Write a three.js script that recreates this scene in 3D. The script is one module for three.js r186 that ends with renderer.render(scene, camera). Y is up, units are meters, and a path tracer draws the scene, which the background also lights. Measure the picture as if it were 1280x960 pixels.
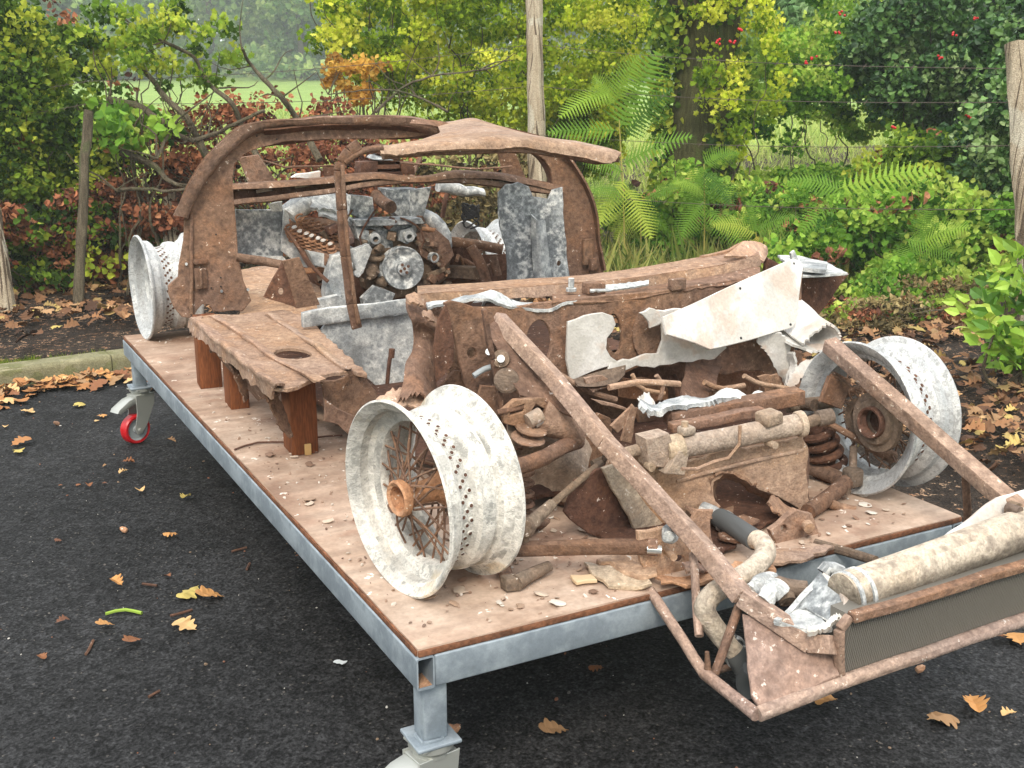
import * as THREE from 'three';
import { RoundedBoxGeometry } from 'three/addons/geometries/RoundedBoxGeometry.js';
import { TessellateModifier } from 'three/addons/modifiers/TessellateModifier.js';
import { mergeGeometries, toCreasedNormals } from 'three/addons/utils/BufferGeometryUtils.js';

// ---------- camera, sky, sun, exposure ----------
// origin: middle of the trolley's deck, deck top at y = 0, car park at y = GROUND; z runs along the car to its nose
const GROUND = -0.45, VERGE = -0.38;
const CAM = new THREE.Vector3(-1.445, 1.0, 3.271), YAW = -28.09, PITCH = -14.754, FPX = 1405;
const scene = new THREE.Scene();
const camera = new THREE.PerspectiveCamera(2 * Math.atan(480 / FPX) * 180 / Math.PI, 4 / 3, 0.05, 600);
camera.rotation.order = 'YXZ';
camera.position.copy(CAM);
camera.rotation.set(PITCH * Math.PI / 180, YAW * Math.PI / 180, 0);
camera.updateMatrixWorld(true);

const SUN_DIR = new THREE.Vector3(-0.42, 0.72, 0.62).normalize();
{ // overcast sky: pale grey, brighter overhead
  const w = 64, h = 32, d = new Float32Array(w * h * 4);
  for (let j = 0; j < h; j++) for (let i = 0; i < w; i++) {
    const el = Math.sin(((j + .5) / h - .5) * Math.PI);           // -1 below .. 1 above
    const L = el < 0 ? 0.4 : 0.82 + 0.4 * el;
    const k = (j * w + i) * 4;
    d[k] = L * 0.97; d[k + 1] = L * 1.0; d[k + 2] = L * 1.04; d[k + 3] = 1;
  }
  const t = new THREE.DataTexture(d, w, h, THREE.RGBAFormat, THREE.FloatType);
  t.mapping = THREE.EquirectangularReflectionMapping; t.magFilter = t.minFilter = THREE.LinearFilter;
  t.needsUpdate = true;
  scene.background = t; scene.environment = t;
}
const sun = new THREE.DirectionalLight(0xfff3e2, 1.5);
sun.position.copy(SUN_DIR).multiplyScalar(30); sun.target.position.set(0, 0, 0);
sun.castShadow = true; sun.shadow.radius = 30; sun.shadow.mapSize.set(2048, 2048);
Object.assign(sun.shadow.camera, { left: -12, right: 12, top: 12, bottom: -12, near: 1, far: 80 });
scene.add(sun, sun.target);
const EXPOSURE = 1.9;

// ---------- random numbers, noise, textures ----------
let seed = 12345;
const rnd = () => { seed = (seed * 1664525 + 1013904223) >>> 0; return seed / 4294967296; };
const rr = (a, b) => a + (b - a) * rnd();
const pick = a => a[Math.floor(rnd() * a.length)];
const hash = (x, y, z) => { let h = Math.imul(x, 374761393) + Math.imul(y, 668265263) + Math.imul(z, 2147483647 ^ 0x5bd1e995); h = Math.imul(h ^ (h >>> 13), 1274126177); return ((h ^ (h >>> 16)) >>> 0) / 4294967296; };
const sm = t => t * t * (3 - 2 * t), mix = (a, b, t) => a + (b - a) * t, cl = (t, a = 0, b = 1) => Math.min(b, Math.max(a, t));
const ss = (a, b, x) => sm(cl((x - a) / (b - a)));
function noise3(x, y, z) { // -1..1
  const X = Math.floor(x), Y = Math.floor(y), Z = Math.floor(z), u = sm(x - X), v = sm(y - Y), w = sm(z - Z);
  const q = (i, j) => mix(hash(X + i, Y + j, Z), hash(X + i, Y + j, Z + 1), w);
  return 2 * mix(mix(q(0, 0), q(1, 0), u), mix(q(0, 1), q(1, 1), u), v) - 1;
}
const TS = 1024;
function field(base, oct, s) { // tiling fractal noise, about 0..1
  const out = new Float32Array(TS * TS); let amp = 1, tot = 0, fr = base;
  for (let o = 0; o < oct && fr <= TS / 2; o++, fr *= 2, amp *= .55) {
    tot += amp;
    const g = new Float32Array(fr * fr); for (let i = 0; i < g.length; i++) g[i] = hash(i, s + o * 17, 5);
    const st = fr / TS;
    for (let j = 0; j < TS; j++) {
      const y = j * st, Y = Math.floor(y), v = sm(y - Y), r0 = Y * fr, r1 = ((Y + 1) % fr) * fr;
      for (let i = 0; i < TS; i++) {
        const x = i * st, X = Math.floor(x), u = sm(x - X), X1 = (X + 1) % fr;
        out[j * TS + i] += amp * ((g[r0 + X] * (1 - u) + g[r0 + X1] * u) * (1 - v) + (g[r1 + X] * (1 - u) + g[r1 + X1] * u) * v);
      }
    }
  }
  for (let i = 0; i < out.length; i++) out[i] = cl((out[i] / tot - .5) * 1.7 + .5);
  return out;
}
const FA = field(3, 7, 1), FB = field(9, 6, 2), FC = field(48, 4, 3), FD = field(200, 2, 4);
const S = (F, i, j, dx = 0, dy = 0) => F[((j + dy) & (TS - 1)) * TS + ((i + dx) & (TS - 1))];
// fn(i, j) -> [r, g, b (sRGB 0..255), roughness 0..1, height 0..1]; metres = size of one repeat
function surface(metres, bump, fn, extra = {}) {
  const n = TS * TS, c = new Uint8Array(n * 4), b = new Uint8Array(n * 4); let rough = 0;
  for (let j = 0, k = 0; j < TS; j++) for (let i = 0; i < TS; i++, k += 4) {
    const v = fn(i, j);
    c[k] = cl(v[0], 0, 255); c[k + 1] = cl(v[1], 0, 255); c[k + 2] = cl(v[2], 0, 255); c[k + 3] = 255;
    rough += cl(v[3]) / n;
    b[k] = b[k + 1] = b[k + 2] = cl(v[4]) * 255; b[k + 3] = 255;
  }
  const mk = (d, srgb) => {
    const t = new THREE.DataTexture(d, TS, TS, THREE.RGBAFormat, THREE.UnsignedByteType);
    t.wrapS = t.wrapT = THREE.RepeatWrapping; t.magFilter = THREE.LinearFilter; t.minFilter = THREE.LinearMipmapLinearFilter; t.generateMipmaps = true;
    if (srgb) t.colorSpace = THREE.SRGBColorSpace;
    t.repeat.set(1 / metres, 1 / metres); t.needsUpdate = true; return t;
  };
  return new THREE.MeshPhysicalMaterial({ specularIntensity: .4, map: mk(c, true), bumpMap: extra.bumpMap || mk(b), bumpScale: bump, roughness: rough, metalness: 0, side: THREE.DoubleSide, ...extra });
}
const lerp3 = (a, b, t) => [mix(a[0], b[0], t), mix(a[1], b[1], t), mix(a[2], b[2], t)];
let rustBump = null;
function rusty(base, dust, dark, orange, { o = 0, pale = .5, orangeAmt = .3, darkAmt = .45, speck = 1 } = {}) {
  const m = surface(.7, .003, (i, j) => {
    const a = S(FA, i, j, o, o * 3), b = S(FB, i, j, o * 2, o), c = S(FC, i, j, o, o), d = S(FD, i, j, o * 5, o);
    let col = lerp3(base, dust, .85 * ss(-.1, 1.1, (a * .4 + b * .35 + c * .25) + (pale - .5) * .6));
    col = lerp3(col, orange, orangeAmt * ss(.4, .85, S(FB, i, j, o + 333, 71) * .7 + c * .3));
    col = lerp3(col, dark, darkAmt * ss(.5, .8, S(FC, i, j, 91, o + 17) * .55 + d * .25 + b * .2));
    const m = .84 + .32 * (c * .4 + d * .6);
    col = [col[0] * m, col[1] * m * .99, col[2] * m * .965];
    if (speck && c > .975 - .012 * speck && d > .6) col = [214, 204, 192];
    return [...col, .85 + .15 * d, .3 * b + .4 * c + .3 * d];
  }, rustBump ? { bumpMap: rustBump } : {});
  rustBump = m.bumpMap; m.userData.rusty = true; m.vertexColors = true; return m;
}
const M = {};
M.rust = rusty([116, 92, 79], [152, 129, 114], [68, 54, 48], [138, 102, 78], { o: 0, orangeAmt: .45 });
M.rustPink = rusty([156, 129, 111], [190, 167, 149], [106, 85, 73], [166, 128, 98], { o: 211, pale: .6, speck: 2, orangeAmt: .4 });
M.rustNose = rusty([148, 127, 117], [182, 163, 152], [98, 82, 75], [152, 124, 106], { o: 151, pale: .55, speck: 7 });
M.rustDark = rusty([92, 68, 58], [118, 92, 80], [54, 40, 36], [112, 78, 58], { o: 417, pale: .35, speck: .5 });
M.rustOrange = rusty([162, 122, 96], [192, 158, 134], [118, 86, 68], [174, 122, 84], { o: 633, pale: .5, orangeAmt: .4 });
M.dusty = rusty([162, 148, 134], [192, 179, 164], [134, 116, 102], [170, 144, 120], { o: 77, pale: .6 });
M.castIron = rusty([110, 97, 87], [146, 132, 118], [66, 57, 52], [120, 96, 78], { o: 511, pale: .4 });
M.tank = rusty([194, 186, 172], [218, 212, 200], [132, 124, 116], [190, 170, 146], { o: 301, pale: .6, darkAmt: .6 });
M.alu = surface(.6, .003, (i, j) => { // scorched ash-grey aluminium
  const a = S(FA, i, j, 40, 9), b = S(FB, i, j, 7, 99), c = S(FC, i, j), d = S(FD, i, j);
  let col = lerp3([146, 150, 152], [222, 221, 215], ss(.15, .75, a * .35 + b * .4 + c * .25));
  col = lerp3(col, [92, 95, 98], .6 * ss(.52, .85, S(FB, i, j, 500, 300) * .7 + c * .3));
  const m = .86 + .28 * (c * .5 + d * .5);
  return [col[0] * m, col[1] * m, col[2] * m, .6 + .35 * b, .5 * b + .3 * c + .2 * d];
}, { metalness: .15 });
M.aluDark = surface(.6, .003, (i, j) => {
  const a = S(FA, i, j, 240, 90), b = S(FB, i, j, 70, 9), c = S(FC, i, j, 3, 3), d = S(FD, i, j);
  let col = lerp3([120, 124, 126], [172, 175, 175], ss(.2, .8, a * .5 + c * .5));
  col = lerp3(col, [216, 215, 210], .85 * ss(.5, .74, b * .55 + c * .25 + a * .2));
  const m = .86 + .28 * (c * .5 + d * .5);
  return [col[0] * m, col[1] * m, col[2] * m, .55 + .35 * b, .5 * b + .3 * c + .2 * d];
}, { metalness: .2 });
M.aluWhite = surface(.9, .002, (i, j) => {
  const a = S(FA, i, j, 140, 19), b = S(FB, i, j, 17, 199), c = S(FC, i, j), d = S(FD, i, j);
  let col = lerp3([196, 192, 184], [224, 221, 216], ss(.35, .65, a * .5 + b * .5));
  col = lerp3(col, [196, 172, 154], .55 * ss(.6, .8, S(FB, i, j, 50, 700)));
  const m = .93 + .12 * (c * .5 + d * .5);
  return [col[0] * m, col[1] * m, col[2] * m, .6 + .3 * b, .5 * b + .3 * c + .2 * d];
}, { metalness: .1 });
M.rim = surface(.45, .003, (i, j) => { // chalky corroded wheel rim
  const a = S(FA, i, j, 640, 9), b = S(FB, i, j, 17, 409), c = S(FC, i, j, 8, 8), d = S(FD, i, j);
  let col = lerp3([184, 181, 174], [230, 226, 217], ss(.15, .7, a * .35 + b * .35 + c * .3));
  col = lerp3(col, [138, 137, 132], .85 * ss(.5, .78, S(FB, i, j, 600, 30) * .45 + c * .35 + d * .2));
  col = lerp3(col, [200, 176, 140], .5 * ss(.62, .8, S(FA, i, j, 350, 70)));
  const m = .88 + .24 * (c * .5 + d * .5);
  return [col[0] * m, col[1] * m, col[2] * m, .65 + .3 * b, .5 * b + .3 * c + .2 * d];
}, { metalness: .1 });
M.rimClean = surface(.45, .0015, (i, j) => {
  const a = S(FA, i, j, 640, 309), b = S(FB, i, j, 217, 409), c = S(FC, i, j, 8, 80), d = S(FD, i, j);
  let col = lerp3([176, 178, 178], [212, 212, 208], ss(.3, .7, a * .6 + b * .4));
  col = lerp3(col, [150, 150, 148], .6 * ss(.6, .75, c));
  const m = .93 + .14 * d;
  return [col[0] * m, col[1] * m, col[2] * m, .5 + .3 * b, .5 * b + .3 * c];
}, { metalness: .25 });
M.galv = surface(.5, .0006, (i, j) => { // galvanised tube
  const a = S(FA, i, j, 40, 709), b = S(FB, i, j, 77, 99), c = S(FC, i, j, 1, 2), d = S(FD, i, j);
  let col = lerp3([134, 144, 152], [160, 170, 177], ss(.3, .7, b * .7 + a * .3));
  const m = .95 + .1 * (c * .6 + d * .4);
  return [col[0] * m, col[1] * m, col[2] * m, .42 + .25 * c, .5 * b + .5 * c];
}, { metalness: .3 });
M.deck = surface(1.3, .0015, (i, j) => { // dusty, rust-stained plywood
  const a = S(FA, i, j, 3, 3), b = S(FB, i, j, 800, 20), c = S(FC, i, j, 4, 9), d = S(FD, i, j, 60, 2);
  const g = S(FC, i >> 3, j, 0, 77);
  let col = lerp3([162, 137, 118], [190, 169, 151], ss(.2, .8, a * .4 + b * .35 + c * .25));
  col = lerp3(col, [130, 102, 86], .8 * ss(.42, .75, S(FA, i, j, 500, 200) * .55 + S(FB, i, j, 7, 7) * .3 + c * .15));
  col = lerp3(col, [120, 88, 70], .4 * ss(.6, .85, S(FB, i, j, 300, 500) * .7 + c * .3));
  const m = .88 + .12 * g + .12 * (c * .5 + d * .5);
  col = [col[0] * m, col[1] * m, col[2] * m];
  if (c > .93 && d > .5) col = [230, 222, 210];
  return [...col, .8 + .2 * c, .4 * g + .4 * c + .2 * d];
}, { vertexColors: true });
M.plyEdge = surface(.4, .001, (i, j) => {
  const c = S(FC, i, j), b = S(FB, i, j);
  const col = lerp3([132, 88, 62], [86, 60, 46], b);
  return [col[0] * (.8 + .4 * c), col[1] * (.8 + .4 * c), col[2] * (.8 + .4 * c), .85, c];
});
M.timber = surface(.5, .0012, (i, j) => { // red-brown stained softwood blocks, grain along v
  const g = S(FC, i, (j >> 4), 3, 3), b = S(FB, i, j >> 2, 2, 9), d = S(FD, i, j >> 3);
  let col = lerp3([100, 58, 36], [136, 84, 52], g * .5 + b * .5);
  col = lerp3(col, [92, 46, 26], .6 * ss(.6, .8, S(FA, i, j, 99, 9)));
  const m = .88 + .24 * d;
  return [col[0] * m, col[1] * m, col[2] * m, .7, g];
});
M.asphalt = surface(1.6, .0035, (i, j) => {
  const a = S(FA, i, j), b = S(FB, i, j), c = S(FC, i, j, 31, 3), d = S(FD, i, j), e = S(FD, i, j, 411, 210);
  const h = hash(i >> 1, (j + 1) >> 1, 3), h2 = hash(i >> 2, (j + (i >> 2)) >> 2, 8);
  let v = 36 + 14 * (a - .5) + 8 * (b - .5) + 18 * (c - .5) + 30 * (d - .5) + 27 * (h - .5) + 25 * (h2 - .5);
  let col = [v, v, v * 1.02];
  if (h2 > .985) col = lerp3(col, [112, 106, 98], .8 * h);
  return [...col, .62 + .3 * d, .4 * d + .25 * c + .35 * h2];
});
M.concrete = surface(.8, .002, (i, j) => {
  const a = S(FA, i, j, 9, 9), b = S(FB, i, j, 3, 444), c = S(FC, i, j), d = S(FD, i, j);
  let col = lerp3([128, 124, 96], [154, 148, 120], ss(.3, .7, a));
  col = lerp3(col, [98, 100, 62], .55 * ss(.55, .75, b));
  const m = .85 + .3 * (c * .4 + d * .6);
  return [col[0] * m, col[1] * m, col[2] * m, .9, .5 * c + .5 * d];
});
M.soil = surface(1.1, .02, (i, j) => {
  const a = S(FA, i, j, 90, 19), b = S(FB, i, j, 300, 4), c = S(FC, i, j, 9, 1), d = S(FD, i, j, 7, 7);
  let col = lerp3([46, 40, 36], [74, 62, 52], a * .5 + b * .5);
  if (c > .74 && d > .5) col = lerp3([150, 130, 108], [120, 84, 60], b);
  const m = .6 + .8 * (c * .5 + d * .5);
  return [col[0] * m, col[1] * m, col[2] * m, .95, .6 * c + .4 * d];
});
M.bark = surface(.5, .012, (i, j) => {
  const g = S(FC, i, j >> 3, 3, 3), b = S(FB, i, j >> 1, 2, 9), a = S(FA, i, j), d = S(FD, i, j);
  let col = lerp3([72, 64, 52], [122, 112, 92], g * .6 + b * .4);
  col = lerp3(col, [86, 98, 60], .5 * ss(.5, .7, a));
  const m = .8 + .4 * d;
  return [col[0] * m, col[1] * m, col[2] * m, .95, g * .7 + d * .3];
});
M.barkDark = M.bark.clone(); M.barkDark.color = new THREE.Color().setRGB(.62, .74, .45);
M.oldPost = surface(.6, .008, (i, j) => { // grey weathered cleft post with pale lichen
  const g = S(FC, i, j >> 4, 3, 300), b = S(FB, i, j >> 2, 20, 9), a = S(FA, i, j, 9, 2), d = S(FD, i, j);
  let col = lerp3([140, 124, 102], [194, 182, 160], g * .5 + b * .5);
  col = lerp3(col, [74, 62, 50], .8 * ss(.66, .8, S(FC, i, j >> 5, 300, 20)));
  col = lerp3(col, [196, 194, 178], .5 * ss(.55, .7, a));
  const m = .85 + .3 * d;
  return [col[0] * m, col[1] * m, col[2] * m, .95, g * .7 + d * .3];
});
M.field = surface(3, .02, (i, j) => {
  const a = S(FA, i, j), b = S(FB, i, j), d = S(FD, i, j);
  const col = lerp3([128, 158, 74], [164, 186, 98], a * .5 + b * .5); const m = .8 + .4 * d;
  return [col[0] * m, col[1] * m, col[2] * m, .95, d];
});
const flat = (r, g, b, o = {}) => new THREE.MeshStandardMaterial({ color: new THREE.Color().setRGB(r / 255, g / 255, b / 255, THREE.SRGBColorSpace), roughness: .8, side: THREE.DoubleSide, ...o });
M.red = flat(190, 18, 28, { roughness: .35 });
M.grey = flat(150, 156, 158, { roughness: .45 });
M.zinc = flat(176, 178, 172, { roughness: .4, metalness: .5 });
M.black = flat(26, 24, 24, { roughness: .6 });
M.fin = flat(124, 120, 112, { roughness: .5, metalness: .3 });
M.rubber = flat(84, 86, 86, { roughness: .85 });
M.bright = flat(206, 208, 206, { roughness: .3, metalness: .7 });

// ---------- objects ----------
const V3 = (x, y, z) => new THREE.Vector3(x, y, z);
const used = new Map();
function numbered(n) { const k = used.get(n) || 0; used.set(n, k + 1); return k ? n + '_' + String(k).padStart(3, '0') : n; }
function tag(o, label, category, group) { o.userData = { label, category }; if (group) o.userData.group = group; return o; }
function thing(name, label, category, group) { const o = new THREE.Group(); o.name = numbered(name); scene.add(o); return tag(o, label, category, group); }
const TINT = [[1, 1, 1], [.82, .77, .74], [1.05, 1.01, .97], [.92, .88, .86], [.78, .73, .71], [1, .95, .9]]; let tintN = 0; // soot, ash and rust differ from piece to piece and across each piece
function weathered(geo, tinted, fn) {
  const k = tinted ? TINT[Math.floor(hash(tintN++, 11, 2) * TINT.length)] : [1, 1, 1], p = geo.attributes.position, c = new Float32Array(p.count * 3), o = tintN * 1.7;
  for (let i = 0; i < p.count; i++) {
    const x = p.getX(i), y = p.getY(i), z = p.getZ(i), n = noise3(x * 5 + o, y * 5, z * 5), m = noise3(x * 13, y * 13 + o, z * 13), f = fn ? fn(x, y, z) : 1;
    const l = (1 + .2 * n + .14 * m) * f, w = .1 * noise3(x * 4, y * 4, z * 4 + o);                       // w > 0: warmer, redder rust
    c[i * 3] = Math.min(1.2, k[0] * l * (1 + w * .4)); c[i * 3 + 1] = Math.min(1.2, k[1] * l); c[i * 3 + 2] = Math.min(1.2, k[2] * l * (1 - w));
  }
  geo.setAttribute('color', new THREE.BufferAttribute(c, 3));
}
function part(name, geo, mat, parent, label, fn) {
  if (Array.isArray(geo)) { const ms = geo.map(g => part(name, g, mat, parent, label, fn)); return ms[0]; }
if (mat.userData.rusty) weathered(geo, parent.name === 'burnt_car_wreck' || parent.parent && parent.parent.name === 'burnt_car_wreck', fn);
  const m = new THREE.Mesh(geo, mat); m.name = name; parent.add(m); if (label) m.userData.label = label; return m;
}
function grp(name, parent, label) { const g = new THREE.Group(); g.name = name; parent.add(g); if (label) g.userData.label = label; return g; }
function struct(name, geo, mat) { const m = new THREE.Mesh(geo, mat); m.name = name; m.userData.kind = 'structure'; scene.add(m); return m; }
// survey of the photograph: the point where the line of sight through pixel (px, py) of the 1280 x 960 picture meets a plane of the site
const camQ = camera.quaternion.clone();
function at(px, py, pl) {
  const d = V3((px - 640) / FPX, -(py - 480) / FPX, -1).applyQuaternion(camQ);
  let t;
  if (pl.x !== undefined) t = (pl.x - CAM.x) / d.x; else if (pl.y !== undefined) t = (pl.y - CAM.y) / d.y;
  else if (pl.z !== undefined) t = (pl.z - CAM.z) / d.z;
  else { const n = V3(...pl.n); t = V3(...pl.p).sub(CAM).dot(n) / d.dot(n); }
  return CAM.clone().addScaledVector(d, t);
}
const ats = (list, pl) => list.map(([x, y, z]) => at(x, y, z !== undefined ? { z } : pl));
// geometry finishing: tessellate, crumple, crease, metre uv
function fin(g, { tess = 0, amp = 0, freq = 14, crease = .6, s = 0, amp2 = 0 } = {}) {
  if (g.index) g = g.toNonIndexed();
  for (const k of Object.keys(g.attributes)) if (k !== 'position') g.deleteAttribute(k);
  if (tess) g = new TessellateModifier(tess, 9).modify(g);
  const p = g.attributes.position;
  if (amp) for (let i = 0; i < p.count; i++) {
    const x = p.getX(i), y = p.getY(i), z = p.getZ(i), X = x * freq + s, Y = y * freq, Z = z * freq;
    const h = amp2 ? amp2 : 0, q = 4;
    p.setXYZ(i, x + amp * noise3(X, Y, Z) + h * noise3(X * q, Y * q, Z * q), y + amp * noise3(X + 31, Y + 7, Z) + h * noise3(X * q + 9, Y * q, Z * q), z + amp * noise3(X, Y + 51, Z + 13) + h * noise3(X * q, Y * q + 5, Z * q));
  }
  g = toCreasedNormals(g, crease);
  return boxUV(g);
}
function boxUV(g) {
  const p = g.attributes.position, uv = new Float32Array(p.count * 2), a = V3(), b = V3(), c = V3(), n = V3();
  for (let i = 0; i < p.count; i += 3) {
    a.fromBufferAttribute(p, i); b.fromBufferAttribute(p, i + 1); c.fromBufferAttribute(p, i + 2);
    n.subVectors(b, a).cross(c.clone().sub(a));
    const ax = Math.abs(n.x), ay = Math.abs(n.y), az = Math.abs(n.z);
    [a, b, c].forEach((v, k) => {
      const q = (i + k) * 2;
      if (ax > ay && ax > az) { uv[q] = v.z; uv[q + 1] = v.y; } else if (ay > az) { uv[q] = v.x; uv[q + 1] = v.z; } else { uv[q] = v.x; uv[q + 1] = v.y; }
    });
  }
  g.setAttribute('uv', new THREE.BufferAttribute(uv, 2)); return g;
}
function ragged(pts, step, amp) { // closed 2D outline, subdivided and torn
  const out = [];
  for (let i = 0; i < pts.length; i++) {
    const a = pts[i], b = pts[(i + 1) % pts.length], L = a.distanceTo(b), n = Math.max(1, Math.round(L / step));
    for (let k = 0; k < n; k++) { const t = k / n; out.push(new THREE.Vector2(mix(a.x, b.x, t) + (k ? rr(-amp, amp) : 0), mix(a.y, b.y, t) + (k ? rr(-amp, amp) : 0))); }
  }
  return out;
}
// sheet metal cut to a flat outline (3D points nearly in one plane), with holes, thickness, torn edge and dents
function plate(pts, t, { holes = [], step = .03, tear = 0, tess = .06, amp = .003, freq = 12, crease = .6, away = false } = {}) {
  const n = V3(0, 0, 0), o = V3(0, 0, 0);
  pts.forEach((p, i) => { const q = pts[(i + 1) % pts.length]; n.x += (p.y - q.y) * (p.z + q.z); n.y += (p.z - q.z) * (p.x + q.x); n.z += (p.x - q.x) * (p.y + q.y); o.add(p); });
  o.divideScalar(pts.length); n.normalize();
  const e = V3().subVectors(pts[1], pts[0]).normalize(); e.addScaledVector(n, -e.dot(n)).normalize(); const f = n.clone().cross(e);
  const to2 = p => { const d = p.clone().sub(o); return new THREE.Vector2(d.dot(e), d.dot(f)); };
  const sh = new THREE.Shape(tear ? ragged(pts.map(to2), step, tear) : pts.map(to2));
  for (const h of holes) sh.holes.push(new THREE.Path(tear ? ragged(h.map(to2), step, tear * .5) : h.map(to2)));
  let g = new THREE.ExtrudeGeometry(sh, { depth: t, bevelEnabled: t > .004, bevelSize: Math.min(.002, t * .25), bevelThickness: Math.min(.002, t * .25), bevelSegments: 1, curveSegments: 8 });
  g.translate(0, 0, -t / 2);
  g.applyMatrix4(new THREE.Matrix4().makeBasis(e, f, n).setPosition(o));
  return fin(g, { tess, amp, freq, crease });
}
function smoothRow(pts, n) { const c = new THREE.CatmullRomCurve3(pts, false, 'centripetal'); const o = []; for (let i = 0; i <= n; i++) o.push(c.getPoint(i / n)); return o; }
// curved sheet through rows of points, with thickness
function skin(rows, t, { nu = 24, nv = 10, amp = .003, freq = 12, crease = .9, tear = 0 } = {}) {
  const R = rows.map(r => smoothRow(r, nu)), G = [];
  for (let i = 0; i <= nu; i++) { const c = smoothRow(R.map(r => r[i]), nv); G.push(c); }
  if (tear) for (let i = 0; i <= nu; i++) for (const [k, k2] of [[0, 1], [nv, nv - 1]]) { const d = G[i][k].clone().sub(G[i][k2]).normalize(); G[i][k].addScaledVector(d, rr(-tear, tear)); }
  const N = G.map((c, i) => c.map((p, k) => {
    const a = G[Math.min(nu, i + 1)][k].clone().sub(G[Math.max(0, i - 1)][k]), b = c[Math.min(nv, k + 1)].clone().sub(c[Math.max(0, k - 1)]);
    return a.cross(b).normalize();
  }));
  const P = [], A = (i, k, s) => G[i][k].clone().addScaledVector(N[i][k], s * t / 2);
  const quad = (a, b, c, d) => { for (const v of [a, b, c, a, c, d]) P.push(v.x, v.y, v.z); };
  for (let i = 0; i < nu; i++) for (let k = 0; k < nv; k++) {
    quad(A(i, k, 1), A(i + 1, k, 1), A(i + 1, k + 1, 1), A(i, k + 1, 1));
    quad(A(i, k + 1, -1), A(i + 1, k + 1, -1), A(i + 1, k, -1), A(i, k, -1));
  }
  for (let i = 0; i < nu; i++) for (const [k, s] of [[0, 1], [nv, -1]]) { const q = [A(i, k, -1), A(i + 1, k, -1), A(i + 1, k, 1), A(i, k, 1)]; if (s < 0) q.reverse(); quad(...q); }
  for (let k = 0; k < nv; k++) for (const [i, s] of [[0, -1], [nu, 1]]) { const q = [A(i, k, -1), A(i, k + 1, -1), A(i, k + 1, 1), A(i, k, 1)]; if (s > 0) q.reverse(); quad(...q); }
  const g = new THREE.BufferGeometry(); g.setAttribute('position', new THREE.Float32BufferAttribute(P, 3));
  return fin(g, { amp, freq, crease });
}
function tube(pts, r, { seg = 0, rad = 10, amp = 0, freq = 20, straight = false, caps = true } = {}) {
  let curve;
  if (straight || pts.length === 2) { curve = new THREE.CurvePath(); for (let i = 0; i + 1 < pts.length; i++) curve.add(new THREE.LineCurve3(pts[i], pts[i + 1])); } else curve = new THREE.CatmullRomCurve3(pts, false, 'centripetal');
  const n = seg || Math.max(4, Math.round(curve.getLength() / .04));
  const g = new THREE.TubeGeometry(curve, n, typeof r === 'number' ? r : 1, rad, false);
  if (typeof r !== 'number') { const p = g.attributes.position, c = V3(); for (let i = 0; i <= n; i++) { const o = curve.getPointAt(i / n), R = mix(r[0], r[1], i / n); for (let k = 0; k <= rad; k++) { const q = i * (rad + 1) + k; c.fromBufferAttribute(p, q).sub(o).multiplyScalar(R).add(o); p.setXYZ(q, c.x, c.y, c.z); } } }
  const gs = [g.toNonIndexed()];
  if (caps) for (const e of [0, 1]) { const o = curve.getPointAt(e), R = typeof r === 'number' ? r : r[e]; const d = new THREE.CircleGeometry(R, rad); d.applyQuaternion(new THREE.Quaternion().setFromUnitVectors(V3(0, 0, 1), curve.getTangentAt(e).multiplyScalar(e ? 1 : -1))); d.translate(o.x, o.y, o.z); gs.push(d.toNonIndexed()); }
  gs.forEach(q => { for (const k of Object.keys(q.attributes)) if (k !== 'position') q.deleteAttribute(k); });
  return fin(mergeGeometries(gs), { amp, freq, crease: .8 });
}
// rolled section (w across, h up) from a to b, edges eased
function bar(a, b, w, h, { up = V3(0, 1, 0), amp = 0, freq = 12, r = .003, tess = 0 } = {}) {
  const d = b.clone().sub(a), L = d.length(); d.normalize();
  const x = up.clone().cross(d).normalize(), y = d.clone().cross(x);
  const g = new RoundedBoxGeometry(w, h, L, 2, Math.min(r, w * .3, h * .3));
  g.applyMatrix4(new THREE.Matrix4().makeBasis(x, y, d).setPosition(a.clone().add(b).multiplyScalar(.5)));
  return fin(g, { amp, freq, tess: tess || (amp ? .05 : 0) });
}
function barPath(pts, w, h, o) { const gs = []; for (let i = 0; i + 1 < pts.length; i++) gs.push(bar(pts[i], pts[i + 1], w, h, o)); return mergeGeometries(gs); }
function lathe(profile, c, axis, { seg = 64, amp = 0, freq = 20, crease = .5 } = {}) { // profile of [radius, along axis]
  const g = new THREE.LatheGeometry(profile.map(([r, h]) => new THREE.Vector2(r, h)), seg);
  g.applyQuaternion(new THREE.Quaternion().setFromUnitVectors(V3(0, 1, 0), axis.clone().normalize())); g.translate(c.x, c.y, c.z);
  return fin(g, { amp, freq, crease });
}
function rod(c, axis, r, L, o = {}) { const a = axis.clone().normalize().multiplyScalar(L / 2); return tube([c.clone().sub(a), c.clone().add(a)], r, { seg: 1, rad: 14, ...o }); }
function box(c, w, h, d, { r = .003, ry = 0, amp = 0, tess = 0, rx = 0, rz = 0, freq = 12 } = {}) {
  const g = new RoundedBoxGeometry(w, h, d, 2, Math.min(r, w * .4, h * .4, d * .4));
  g.applyMatrix4(new THREE.Matrix4().makeRotationFromEuler(new THREE.Euler(rx, ry, rz, 'YXZ'))); g.translate(c.x, c.y, c.z);
  return fin(g, { amp, tess: tess || (amp ? .05 : 0), freq });
}
const ell = (cx, cy, rx, ry, n = 18) => Array.from({ length: n }, (_, i) => [cx + rx * Math.cos(i / n * 2 * Math.PI), cy + ry * Math.sin(i / n * 2 * Math.PI)]);

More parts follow.
